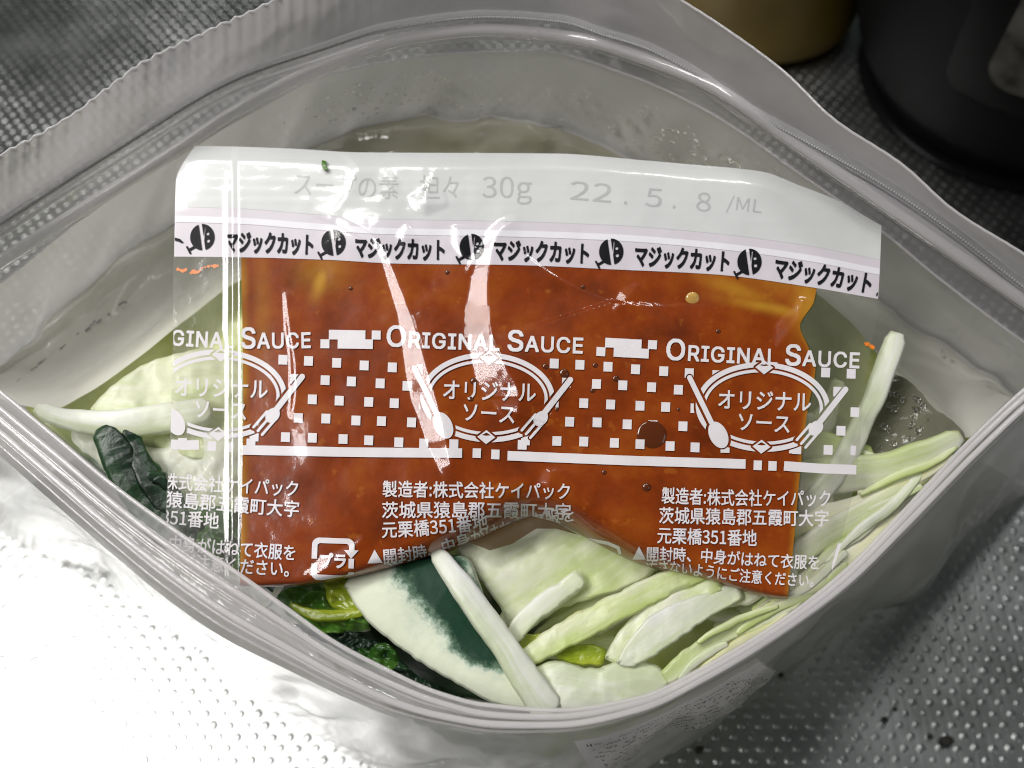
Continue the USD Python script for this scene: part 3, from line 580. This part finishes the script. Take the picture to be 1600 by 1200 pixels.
# address and warning lines
def line(txt, pts, h=24, bold=1, clip=None): ink('printed_text', fit(txt, pts, h, bold=bold, clip=clip), 'white_ink', .25)
line('製造者:株式会社ケイパック', [(597, 774), (740, 776), (893, 778)]); line('茨城県猿島郡五霞町大字', [(596, 807), (740, 807), (893, 810)]); line('元栗橋351番地', [(596, 838), (690, 833), (764, 824)])
line('製造者:株式会社ケイパック', [(1033, 784), (1160, 788), (1300, 789)]); line('茨城県猿島郡五霞町大字', [(1029, 815), (1160, 818), (1296, 820)]); line('元栗橋351番地', [(1026, 846), (1100, 849), (1183, 851)])
line('製造者:株式会社ケイパック', [(176, 752), (268, 762), (360, 768), (468, 774)], clip=face); line('茨城県猿島郡五霞町大字', [(180, 784), (262, 790), (360, 798), (468, 806)], clip=face); line('元栗橋351番地', [(176, 810), (260, 818), (342, 824)], clip=face)
line('中身がはねて衣服を', [(262, 858), (360, 866), (463, 874)], 23, clip=face); line('汚さないようにご注意ください。', [(120, 870), (300, 888), (400, 896), (466, 900)], 23, clip=face)
low = Polygon([(x, bot_edge(x) - 3) for x in range(250, 1295, 10)] + [(1295, 500), (250, 500)])
line('▲開封時、中身がはねて衣服を', [(574, 880), (660, 872), (740, 850), (830, 824), (900, 812)], 22, clip=low); line('汚さないように', [(606, 898), (680, 882), (740, 862), (800, 845)], 18, clip=low)
line('▲開封時、中身がはねて衣服を', [(988, 874), (1080, 876), (1160, 882), (1282, 888)], 21, clip=low); line('汚さないようにご注意ください。', [(1008, 892), (1080, 898), (1160, 908), (1283, 916)], 20, clip=low)
def recycle(cx, cy, s, sy=1):
    fr = box(-23, -23, 23, 23).buffer(12).difference(box(-21, -21, 21, 21).buffer(5))
    fr = fr.difference(box(20, -12, 40, -2)).difference(box(-40, 0, -18, 8)).difference(box(18, 14, 40, 20))
    fr = fr.union(Polygon([(18, -16), (42, -16), (30, -2)]))
    pu, w = glyphs('プラ', 'cjk', 3); pu = affinity.scale(pu, .33, -.36, origin=(0, 0)); bx0 = pu.bounds
    pu = affinity.translate(pu, -(bx0[0] + bx0[2]) / 2, -(bx0[1] + bx0[3]) / 2 + 2)
    return affinity.translate(affinity.scale(fr.union(pu), s, s * sy, origin=(0, 0)), cx, cy)
ink('recycling_mark', affinity.rotate(recycle(520, 874, .95), 2).intersection(low), 'white_ink')
ink('recycling_mark', LineString([(918, 843), (950, 849), (966, 856), (968, 864)]).buffer(2.5).intersection(low), 'white_ink')
ink('recycling_mark', LineString([(1312, 852), (1304, 880), (1303, 905)]).buffer(3.5).intersection(face.buffer(4)), 'white_ink')
for pts in ([(278, 421), (290, 423)], [(298, 427), (312, 424)], [(316, 418), (340, 415)], [(300, 425), (304, 424)], [(1352, 537), (1364, 541)]):
    ink('sauce_smear', union_all([Point(pts[0][0] * (1 - q) + pts[1][0] * q, pts[0][1] * (1 - q) + pts[1][1] * q + rng.normal(0, 1.2)).buffer(rng.uniform(1.2, 3.4), 4) for q in np.linspace(0, 1, 6)]), 'smear', .30)
v2, f2 = tri(Polygon([(503, 250), (510, 252), (509, 258), (513, 264), (506, 266), (502, 259)]), 3)
t = trimesh.Trimesh(np.vstack([sachet_pt(v2[:, 0], v2[:, 1], .5), sachet_pt(v2[:, 0], v2[:, 1], 1.0)]), np.vstack([f2, f2 + len(v2)]), process=False)
obj('herb_fleck', t, 'leaf_mid', label='tiny dark green fleck stuck on the white top seal of the sachet', category='herb')

# ------------------------------------------------------------------ vegetables
def strip(pts, width, m, label, thick=2.2, name='cabbage_strip', cat='cabbage', group=None, wob=.5, sides=16, power=.5, make=True):
    """pts: (u, v, lift mm); width px (number or list along the strip)"""
    n = 54; p = spline(pts, n); u, v, l = p.T; seed = pts[0][0] * .37 + pts[0][1] * .11
    s = np.linspace(0, 1, n); W = 1.18 * np.interp(s, np.linspace(0, 1, np.size(width)), np.atleast_1d(width).astype(float))
    W = W * (1 + .16 * (noise(np.stack([s * 5, s * 0 + seed, s * 0], -1)) - .5) * 2)
    W = W * np.clip(np.minimum(s, 1 - s) / .03, .45, 1) ** .5
    P = veg_pt(u, v, l); t = np.gradient(p[:, :2], axis=0); t /= np.linalg.norm(t, axis=1, keepdims=True)
    wd = veg_pt(u - t[:, 1], v + t[:, 0], l) - P; px = np.linalg.norm(wd, axis=1)
    tw = .9 * (noise(np.stack([s * 2.2, s * 0 + seed + 3, s * 0], -1)) - .5)
    rr = ray(u, v); rr /= np.linalg.norm(rr, axis=1, keepdims=True)
    wd = wd / px[:, None] * np.cos(tw)[:, None] + rr * np.sin(tw)[:, None]
    V, F = sweep(P, wd, W * px, .78 * thick / 1000, sides, power)
    a = np.arange(sides) * 2 * np.pi / sides; cx = np.sign(np.cos(a)) * np.abs(np.cos(a)) ** power
    cup = (.12 * W * px * (.4 + .9 * (noise(np.array([[seed, 7., 1.]]))[0] - .3)))[:, None] * (cx[None] ** 2 - .5)
    V[:n * sides] += (rr[:, None] * cup[..., None]).reshape(-1, 3)
    Q = V * 300; V = V + (wob / 1000) * (np.stack([fbm(Q, 3, 1), fbm(Q, 3, 2), fbm(Q, 3, 3)], -1) - .5)
    length = np.linalg.norm(np.diff(p[:, :2], axis=0), axis=1).sum()
    sv = np.stack([np.broadcast_to((s * length / 120 + seed)[:, None], (n, sides)), np.broadcast_to(cx * 2.2 + 5, (n, sides)), np.broadcast_to(np.sin(a), (n, sides))], -1).reshape(-1, 3)
    sv = np.vstack([sv, sv[:1], sv[-1:]])
    ed = np.broadcast_to(cx * .13 * (1 if int(seed * 7) % 2 else -1) - .03, (n, sides)).reshape(-1); ed = np.r_[ed, ed[:1], ed[:1]]
    if not make: return V, F, sv, ed
    return obj(name, (V, F), m, smooth=True, attr={'sv': sv, 'ed': ed}, label=label, category=cat, group=group)
def leaf(poly, m, label, lift=0, thick=1.2, crump=2.0, name='leaf_piece', cat='leaf', freq=60, tilt=(0, 0), green=None, size=8, dome=0, group=None, ang=0):
    """poly: pixel outline of a flat crumpled piece with thickness"""
    ol = spline(list(poly) + [poly[0]], 140); ol = ol + 3.2 * (np.c_[noise(np.c_[ol / 11, np.zeros(140)]), noise(np.c_[ol / 11, np.ones(140) * 5])] - .5)
    pg = Polygon(ol).buffer(0)
    if pg.geom_type != 'Polygon': pg = max(pg.geoms, key=lambda x: x.area)
    v2, f2 = tri(pg, size); c = v2.mean(0); bd = pg.exterior
    from shapely import points, distance
    dist = distance(points(v2), bd); r = np.clip(dist / 4.5, 0, 1); prof = np.sqrt(1 - (1 - r) ** 2)
    l = lift + crump * (fbm(np.c_[v2 / freq, np.full(len(v2), c[0])], 3) - .5) * 2 + ((v2 - c) / 100) @ np.array(tilt) + dome * np.sqrt(dist / max(dist.max(), 1))
    thick = .6 * thick; l = l + (.06 if green else .09) * (fbm(np.c_[v2 / 9, np.full(len(v2), c[1])], 2) - .5)
    V = np.vstack([veg_pt(v2[:, 0], v2[:, 1], l + thick * .5 * prof), veg_pt(v2[:, 0], v2[:, 1], l - thick * .5 * prof)])
    ca, sa = math.cos(math.radians(ang)), math.sin(math.radians(ang)); sv = np.c_[(v2[:, 0] * ca + v2[:, 1] * sa) / 110 + c[0], (v2[:, 1] * ca - v2[:, 0] * sa) / 16, l * .2]; cr = sv[:, 1] - sv[:, 1].min(); cr = (cr / cr.max() - .5) * .26 * (1 if int(c[0]) % 2 else -1) - .03; at = {'sv': np.vstack([sv, sv]), 'ed': np.r_[cr, cr]}
    if green: at['green'] = np.r_[green(v2), green(v2)]
    return obj(name, (V, np.vstack([f2, f2[:, ::-1] + len(v2)])), m, smooth=True, attr=at, label=label, category=cat, group=group)

# the heap that fills the bag below the pieces one can tell apart
a, b = np.meshgrid(np.linspace(0, 1, 150), np.linspace(0, 1, 90)); u = 40 + a * 1500
vt_, vb_ = HEAP(u) - 4, F_in(u) - 6
vb_ = np.maximum(vb_, vt_ + 5); v = vt_ + (vb_ - vt_) * b
P = veg_pt(u, v, 2.5 * (fbm(np.stack([u / 45, v / 45, 0 * u], -1), 3) - .5), -.026 - .01 * (np.abs(u - 800) / 900) ** 2)
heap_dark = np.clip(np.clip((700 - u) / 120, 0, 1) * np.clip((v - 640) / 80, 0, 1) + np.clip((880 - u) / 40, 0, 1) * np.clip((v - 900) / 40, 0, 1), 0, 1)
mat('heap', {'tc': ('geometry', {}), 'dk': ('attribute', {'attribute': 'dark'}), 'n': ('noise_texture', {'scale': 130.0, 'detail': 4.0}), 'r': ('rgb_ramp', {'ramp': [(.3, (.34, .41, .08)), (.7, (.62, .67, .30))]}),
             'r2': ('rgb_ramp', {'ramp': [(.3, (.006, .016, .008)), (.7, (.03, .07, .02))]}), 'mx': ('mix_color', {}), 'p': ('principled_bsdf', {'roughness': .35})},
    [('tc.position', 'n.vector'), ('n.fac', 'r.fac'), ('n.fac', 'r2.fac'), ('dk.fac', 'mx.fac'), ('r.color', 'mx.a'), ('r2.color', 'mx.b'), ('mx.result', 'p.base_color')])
edge_b = np.c_[P[-1][:, :2] * [.93, 1] + [0, .004], np.full(P.shape[1], .004)]
k_ = np.linspace(0, 1, 30)[1:, None, None]; skirt = P[-1][None] * (1 - k_) + edge_b[None] * k_ + .003 * (fbm(np.stack([np.broadcast_to(u[-1] / 40, (29, u.shape[1])), np.broadcast_to(k_[..., 0] * 8, (29, u.shape[1])), np.zeros((29, u.shape[1]))], -1), 3)[..., None] - .5)
P = np.concatenate([P, skirt]); heap_dark = np.concatenate([heap_dark, np.repeat(.8 * heap_dark[-1:], 29, 0)])
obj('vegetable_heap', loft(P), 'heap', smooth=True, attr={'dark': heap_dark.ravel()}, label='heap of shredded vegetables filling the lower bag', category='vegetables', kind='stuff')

sh = [[], [], [], []]; n_ = 0
for k in range(70):
    cu, cv = rng.uniform(420, 1420), rng.uniform(640, 1060)
    if cv > F_in(cu) - 30 or (cu < 760 and cv > 880): continue
    an = rng.normal(-.6, .5); L = rng.uniform(60, 130); c_, s_ = math.cos(an) * L, math.sin(an) * L; bd = rng.normal(0, 14)
    q = [(cu - c_, cv - s_, -7 + rng.uniform(0, 5)), (cu + bd * .3, cv + bd, -6 + rng.uniform(0, 5)), (cu + c_, cv + s_, -7 + rng.uniform(0, 5))]
    if q[0][1] > F_in(q[0][0]) - 25 or q[2][1] > F_in(q[2][0]) - 25: continue
    V, F, sv, ed = strip(q, [14, rng.uniform(22, 40), 16], None, None, 2.2, make=False)
    sh[0].append(V); sh[1].append(F + n_); sh[2].append(sv); sh[3].append(ed); n_ += len(V)
obj('loose_shreds', (np.vstack(sh[0]), np.vstack(sh[1])), 'cabbage_pale', smooth=True, attr={'sv': np.vstack(sh[2]), 'ed': np.concatenate(sh[3])}, label='pale cabbage shreds deep in the heap between the larger pieces', category='cabbage', kind='stuff')
# dark wet patch of lining where the bag looks down to the sink
leaf([(1372, 600), (1400, 585), (1455, 632), (1508, 684), (1470, 712), (1400, 735), (1330, 735), (1345, 660)], 'wet_film', 'dark wet clear patch of the bag lining in the right corner', lift=.4, thick=.3, crump=.8, name='wet_lining', cat='plastic film', freq=50)

# left side, beside and behind the clear edge of the sachet
leaf([(140, 640), (250, 560), (330, 545), (400, 600), (410, 700), (330, 720), (240, 700), (170, 690)], 'cabbage_pale', 'pale leaf behind the printed plate at the sachet\'s left edge', lift=-1, crump=2, name='cabbage_leaf', cat='cabbage')
leaf([(215, 690), (330, 670), (420, 700), (420, 800), (330, 800), (250, 760)], 'cabbage_white', 'white leaf piece under the lower left edge of the sachet', lift=-.5, name='cabbage_leaf', cat='cabbage')
leaf([(130, 640), (185, 670), (215, 735), (190, 760), (150, 720), (110, 680)], 'cabbage_white', 'white leaf tip left of the dark green leaf', lift=0, name='cabbage_leaf', cat='cabbage')
strip([(60, 640, 1.5), (110, 656, 2.5), (180, 662, 3), (250, 655, 2.5), (330, 640, 1)], [18, 34, 36, 36, 30], 'cabbage_white', 'long white strip crossing from the left corner of the bag to the sachet', 2.6)
strip([(165, 668, 3.2), (180, 705, 3.4), (200, 750, 3), (235, 800, 2.4), (280, 850, 2)], [34, 44, 40, 42, 40], 'leaf_dark', 'nearly black green leaf hanging beside the sachet\'s lower left edge', 2.2, name='green_leaf', cat='leaf', wob=1.6)
strip([(200, 668, 2.8), (215, 710, 2.6), (232, 745, 3), (262, 790, 2.6), (300, 830, 1.5)], [20, 24, 30, 30, 20], 'leaf_dark', 'narrow black-green leaf fold right of the hanging dark leaf', 2, name='green_leaf', cat='leaf', wob=1.6)
strip([(225, 742, 2.6), (250, 748, 3.2), (262, 765, 2.8)], [16, 22, 12], 'leaf_dark', 'short crumpled dark leaf tip touching the sachet\'s left edge', 2, name='green_leaf', cat='leaf', wob=1.6)
leaf([(225, 740), (262, 745), (300, 800), (390, 860), (400, 905), (330, 880), (270, 820)], 'leaf_dark', 'dark wet leaf under the left lettering of the sachet', lift=1, crump=2, freq=30, name='green_leaf', size=6)
leaf([(270, 800), (340, 790), (380, 840), (370, 900), (310, 860)], 'leaf_mid', 'mid green leaf showing through the sachet\'s lower left corner', lift=1.6, crump=2, freq=30, name='green_leaf', size=6)
strip([(410, 950, 1), (425, 935, 2), (436, 918, 2), (446, 900, 1)], 9, 'cabbage_white', 'thin glassy white shred beside the dark greens at the front', 1)
# dark greens at the front left
leaf([(430, 930), (500, 910), (560, 940), (580, 985), (520, 990), (460, 970)], 'leaf_mid', 'bright topped green leaf between the sachet corner and the frosted slice', lift=1.4, crump=2.4, freq=22, name='green_leaf', size=5)
leaf([(505, 905), (545, 890), (570, 930), (560, 960), (520, 950)], 'leaf_bright', 'small lime green piece tucked under the sachet\'s bottom edge', lift=2.4, crump=1.5, freq=22, name='green_leaf', size=5)
leaf([(450, 975), (540, 985), (600, 1010), (640, 1050), (580, 1040), (510, 1005)], 'leaf_dark', 'black-green leaf along the front rim, left of the frosted slice', lift=1.2, crump=2.6, freq=18, name='green_leaf', size=5)
leaf([(520, 1000), (590, 1010), (660, 1060), (750, 1100), (690, 1090), (600, 1050)], 'leaf_dark', 'dark wet leaf squeezed between the frosted slice and the front rim', lift=.6, crump=2.4, freq=18, name='green_leaf', size=5)
leaf([(560, 1012), (600, 1005), (625, 1030), (605, 1048), (570, 1035)], 'leaf_mid', 'little mid green crumple in the dark leaves by the front rim', lift=2, crump=2, freq=14, name='green_leaf', size=4)
strip([(455, 945, 2.2), (500, 962, 3), (555, 960, 3), (590, 950, 2.4)], [8, 16, 14, 6], 'leaf_bright', 'thin light green stalk lying on the dark greens', 1.2, name='green_stalk', cat='leaf')
# frosted slice
def gr(p):
    d, s, pos = seg_dist(p[:, 0], p[:, 1], [(668, 880), (700, 930), (740, 990), (785, 1040)])
    return np.clip(np.exp(-(d / (62 - 26 * pos)) ** 2) * 1.15 - np.clip(pos - .75, 0, 1) * 2, 0, 1)
leaf([(538, 915), (560, 890), (640, 872), (720, 868), (770, 960), (830, 1050), (870, 1112), (790, 1104), (700, 1060), (620, 1010), (565, 960)], 'frosted', 'large frosted white slice with a dark green centre lying at the front', lift=3.2, thick=3.2, crump=1.0, freq=120, name='frosted_slice', cat='vegetable slice', green=gr, size=4, dome=2)
strip([(680, 862, 4.5), (705, 895, 5.5), (745, 950, 6.2), (785, 1005, 6.2), (820, 1058, 5.6), (862, 1112, 4.5)], [26, 34, 38, 40, 40, 44], 'cabbage_white', 'straight white stick lying across the frosted slice', 3.2)
# centre and right
leaf([(690, 830), (760, 790), (850, 770), (960, 800), (1030, 860), (1020, 895), (960, 925), (880, 950), (810, 990), (785, 955), (740, 890)], 'cabbage_pale', 'broad pale green leaf just below the notch in the sachet', lift=1.2, crump=1.4, freq=90, name='cabbage_leaf', cat='cabbage', thick=2, ang=-35, tilt=(.6, -.8))
leaf([(786, 1002), (798, 972), (835, 935), (868, 912), (900, 892), (915, 908), (880, 945), (840, 972), (803, 1006)], 'cabbage_white', 'short white rib lying on the broad pale leaf', lift=3.2, crump=.6, name='cabbage_strip', cat='cabbage', thick=2.6, ang=-40, size=5)
leaf([(860, 985), (905, 955), (965, 935), (985, 950), (930, 985), (870, 1005)], 'cabbage_core', 'yellowish flat slice under the long lime edged strip', lift=2.2, crump=.6, name='cabbage_leaf', cat='cabbage', thick=1.6, ang=-25, size=6)
leaf([(806, 1024), (850, 988), (905, 957), (965, 925), (1035, 893), (1100, 875), (1110, 900), (1060, 925), (1000, 955), (925, 995), (860, 1026), (825, 1040)], 'cabbage_lime', 'long lime edged strip running from the white stick up to the sachet', lift=4.6, crump=.8, name='cabbage_strip', cat='cabbage', thick=2.4, ang=-28, size=6, tilt=(.5, .5))
leaf([(800, 992), (840, 990), (870, 1010), (830, 1040), (805, 1020)], 'leaf_bright', 'small bright green piece right of the white stick', lift=1.6, name='green_leaf', crump=1, size=5)
leaf([(862, 1022), (885, 1008), (925, 1006), (948, 1020), (940, 1040), (900, 1040)], 'leaf_bright', 'bright green slice in the middle of the pale strips', lift=3, name='green_leaf', crump=1, size=5, thick=2)
leaf([(832, 1046), (860, 1032), (925, 1044), (985, 1030), (1030, 1040), (1046, 1066), (985, 1098), (900, 1114), (860, 1112)], 'cabbage_white', 'broad white chunk at the front rim right of the stick', lift=3.8, crump=1.0, thick=3.0, name='cabbage_chunk', cat='cabbage', freq=60, dome=.8, ang=10, size=6)
leaf([(944, 1028), (965, 990), (1010, 945), (1075, 918), (1120, 900), (1130, 920), (1060, 950), (1000, 1000), (968, 1040)], 'cabbage_pale', 'pale green slice along the left flank of the wide white strip', lift=4.2, crump=.8, name='cabbage_strip', cat='cabbage', thick=2.2, ang=-42, size=6, tilt=(1.2, 0))
leaf([(962, 1036), (985, 995), (1020, 960), (1080, 932), (1150, 912), (1160, 930), (1120, 958), (1070, 992), (1020, 1026), (980, 1044)], 'cabbage_white', 'wide white strip right of the bright green slice', lift=5.6, crump=.7, name='cabbage_strip', cat='cabbage', thick=2.4, ang=-38, size=6, tilt=(.4, .4))
leaf([(1030, 1052), (1065, 1018), (1120, 985), (1175, 955), (1240, 925), (1262, 935), (1235, 962), (1185, 985), (1130, 1008), (1085, 1042), (1045, 1068)], 'cabbage_pale', 'pale strip beside the wide white strip, nearer the front rim', lift=5.0, crump=.7, name='cabbage_strip', cat='cabbage', thick=2.2, ang=-32, size=6, tilt=(0, -.8))
leaf([(1042, 1076), (1070, 1042), (1110, 1016), (1190, 972), (1215, 972), (1180, 1000), (1125, 1028), (1100, 1058), (1060, 1084)], 'cabbage_core', 'short yellowish strip against the front rim', lift=3.8, crump=.7, name='cabbage_strip', cat='cabbage', thick=2.2, ang=-36, size=6)
leaf([(1120, 900), (1165, 880), (1230, 880), (1215, 905), (1170, 945), (1140, 948)], 'cabbage_pale', 'pale slice end under the lowest corner of the sauce', lift=4.0, crump=.7, name='cabbage_strip', cat='cabbage', thick=2.2, ang=-30, size=6)
strip([(1130, 905, 4.2), (1180, 890, 4.4), (1240, 900, 3.6)], [30, 44, 26], 'cabbage_white', 'white strip end at the sachet\'s lower right corner', 2.6)
strip([(1130, 1010, 2), (1200, 960, 3.4), (1280, 900, 4), (1350, 850, 3.6), (1400, 800, 3)], [20, 34, 36, 36, 30], 'cabbage_core', 'yellow-white strip following the right front rim', 2.4)
strip([(1200, 910, 3), (1270, 850, 4), (1350, 800, 4.6), (1430, 750, 4.4), (1480, 715, 3.6)], [30, 36, 34, 30, 22], 'cabbage_pale', 'long pale strip reaching toward the right corner of the bag', 2.4)
strip([(1180, 860, 1.5), (1260, 815, 3), (1340, 790, 4), (1410, 760, 4.6), (1470, 730, 4)], [28, 30, 26, 24, 16], 'cabbage_core', 'slim yellowish strip above the long pale strip', 2.2)
strip([(1190, 770, 1), (1280, 745, 3), (1370, 735, 4.2), (1440, 712, 5), (1498, 682, 5.4)], [40, 46, 44, 40, 28], 'cabbage_pale', 'broad pale strip with a cut end in the right corner', 2.6)
strip([(1250, 800, 3), (1310, 730, 4.2), (1350, 655, 5.6), (1378, 590, 7), (1402, 522, 8.5)], [26, 30, 32, 32, 32], 'cabbage_white', 'white stick standing up beside the sachet\'s right edge', 2.6)
strip([(1150, 700, 0), (1220, 690, 1), (1300, 700, 2), (1360, 720, 2)], [40, 44, 40, 30], 'cabbage_lime', 'lime strip under the right clear edge of the sachet', 2.4)
strip([(1140, 790, .5), (1220, 770, 1.4), (1300, 775, 1.8)], [44, 50, 40], 'cabbage_white', 'white piece under the sachet\'s right lettering', 2.4)
strip([(1180, 960, 2.4), (1240, 925, 3.4), (1300, 895, 4)], [26, 30, 24], 'cabbage_lime', 'small lime strip wedged at the right front rim', 2.2)
strip([(1320, 860, 2.2), (1370, 815, 3), (1430, 760, 3.4)], [20, 26, 18], 'cabbage_core', 'short cream strip pressed against the right front rim', 2.2)
FINE = [([(1090, 1050, 5), (1140, 1012, 5.6), (1210, 975, 5.6), (1250, 942, 5)], 12, 'cabbage_core', 'fine cream shred along the right front rim'),
        ([(1150, 990, 5.6), (1200, 955, 6), (1270, 925, 5.6), (1320, 880, 5)], 14, 'cabbage_lime', 'fine lime shred below the sachet\'s lowest corner'),
        ([(1290, 880, 4.8), (1340, 830, 5.4), (1400, 785, 5.6), (1440, 735, 5)], 13, 'cabbage_white', 'fine white shred beside the clear sachet edge at the right'),
        ([(1345, 775, 5.4), (1400, 745, 6), (1460, 722, 6), (1492, 700, 5.6)], 11, 'cabbage_lime', 'fine lime shred lying on the broad strip in the right corner'),
        ([(1320, 815, 4.6), (1380, 790, 5.2), (1440, 760, 5.2)], 12, 'cabbage_pale', 'fine pale shred below the broad strip in the right corner'),
        ([(1340, 745, 3), (1380, 722, 4), (1440, 728, 4.4)], 14, 'cabbage_core', 'curved cream shred at the foot of the standing stick'),
        ([(1060, 1062, 5.4), (1090, 1030, 6), (1135, 1004, 6)], 11, 'cabbage_white', 'thin white shred across the short yellowish strip')]
FINE += [([(1255, 905, 4.4), (1300, 862, 5), (1350, 828, 5), (1385, 795, 4.6)], 14, 'cabbage_pale', 'pale shred squeezed between the lowest sachet corner and the rim'),
         ([(1280, 845, 3.4), (1345, 812, 4), (1410, 772, 4.4), (1460, 748, 4)], 11, 'cabbage_white', 'straight white shred between the two cream strips at the right'),
         ([(1340, 770, 4.6), (1400, 762, 5), (1455, 738, 5.2), (1488, 712, 5)], 9, 'cabbage_core', 'thread-thin cream shred under the broad strip of the right corner'),
         ([(1345, 705, 3.6), (1390, 718, 4.4), (1440, 705, 4.8)], 9, 'cabbage_pale', 'thread-thin pale shred at the lower edge of the dark wet lining'),
         ([(1210, 945, 5.4), (1265, 912, 6), (1320, 862, 5.8)], 12, 'cabbage_white', 'short white shred over the lime one at the right front rim'),
         ([(1090, 1005, 6.4), (1150, 968, 6.8), (1215, 948, 6.2)], 10, 'cabbage_lime', 'slim lime shred over the pale strip right of the wide white one')]
for pts, w_, m_, lab in FINE: strip(pts, [w_ * .7, w_, w_ * 1.1, w_ * .8], m_, lab, 1.3, name='cabbage_shred')
leaf([(1080, 850), (1200, 820), (1270, 860), (1230, 930), (1120, 930)], 'cabbage_lime', 'lime leaf beneath the sachet\'s lower right corner', lift=.5, name='cabbage_leaf', cat='cabbage')

# ------------------------------------------------------------------ water drops inside the bag
def drops(name, spots, parent=None, **t):
    base = trimesh.creation.icosphere(1, 1.0); w = np.array(base.vertices); vs, fs = [], []
    for k, (c, nrm, r) in enumerate(spots):
        x = np.cross(nrm, [.3, .2, 1]); x /= np.linalg.norm(x); y = np.cross(nrm, x)
        vs.append(c + r * (w[:, :1] * x * rng.uniform(.8, 1.3) + w[:, 1:2] * y + w[:, 2:] * nrm * .5)); fs.append(base.faces + len(w) * k)
    return obj(name, (np.vstack(vs), np.vstack(fs)), 'water', parent, smooth=True, **t)
spots = []
def cluster(n, i0, i1, b0, b1, r0, r1, lining=False):
    for _ in range(n):
        i = int(rng.uniform(i0, i1)); bb = np.array(rng.uniform(b0, b1)); c = on_rear(np.array(i), bb, .0012 if not lining else .0045)
        nrm = np.array([0, .06, c[2] + .01]) - c; nrm /= np.linalg.norm(nrm); spots.append((c, nrm, rng.uniform(r0, r1) * rng.uniform(.5, 1)))
cluster(150, 92, 128, .03, .14, .0002, .0007); cluster(60, 140, 178, .03, .2, .0003, .0011); cluster(34, 165, 190, .08, .24, .0006, .0017); cluster(120, 60, 200, .02, .3, .00015, .0005)
cluster(110, 2, 40, .30, .60, .00015, .0006, True); cluster(90, 205, 255, .25, .6, .0003, .0010, True)
for _ in range(46):
    pu, pv = rng.uniform(1375, 1500), rng.uniform(600, 720)
    if Polygon([(1385, 600), (1405, 592), (1500, 682), (1440, 712), (1365, 715)]).contains(Point(pu, pv)):
        spots.append((veg_pt(pu, pv, .9), np.array([0, -.5, .866]), rng.uniform(.0002, .0006)))
drops('water_drops', spots, label='small water drops clinging to the inside of the bag', category='water drops', kind='stuff')
# dark crumbs on the sink
for (cu, cv, r, lab) in ((1478, 1158, .0013, 'largest dark crumb on the steel near the lower right corner'), (1452, 1152, .0007, 'small dark crumb just left of the largest crumb'),
                    (1382, 1125, .0007, 'dark crumb lower of the close pair left of the largest crumb'), (1398, 1108, .0005, 'dark crumb upper of the close pair left of the largest crumb'),
                    (1220, 1055, .0006, 'lone dark speck on the steel beside the bag\'s right flank'), (1093, 1172, .0008, 'dark crumb at the bottom beside the bag\'s printed label')):
    c = on_floor(cu, cv); s = trimesh.creation.icosphere(2, r); w = np.array(s.vertices); w = w * [1.3, .9, .6] * (1 + .4 * (noise(w * 1500)[:, None] - .5))
    obj('crumb', (w + c + [0, 0, r * .4 + .0003], s.faces), 'crumb', smooth=True, label=lab, category='crumb', group='dark crumbs on the sink')
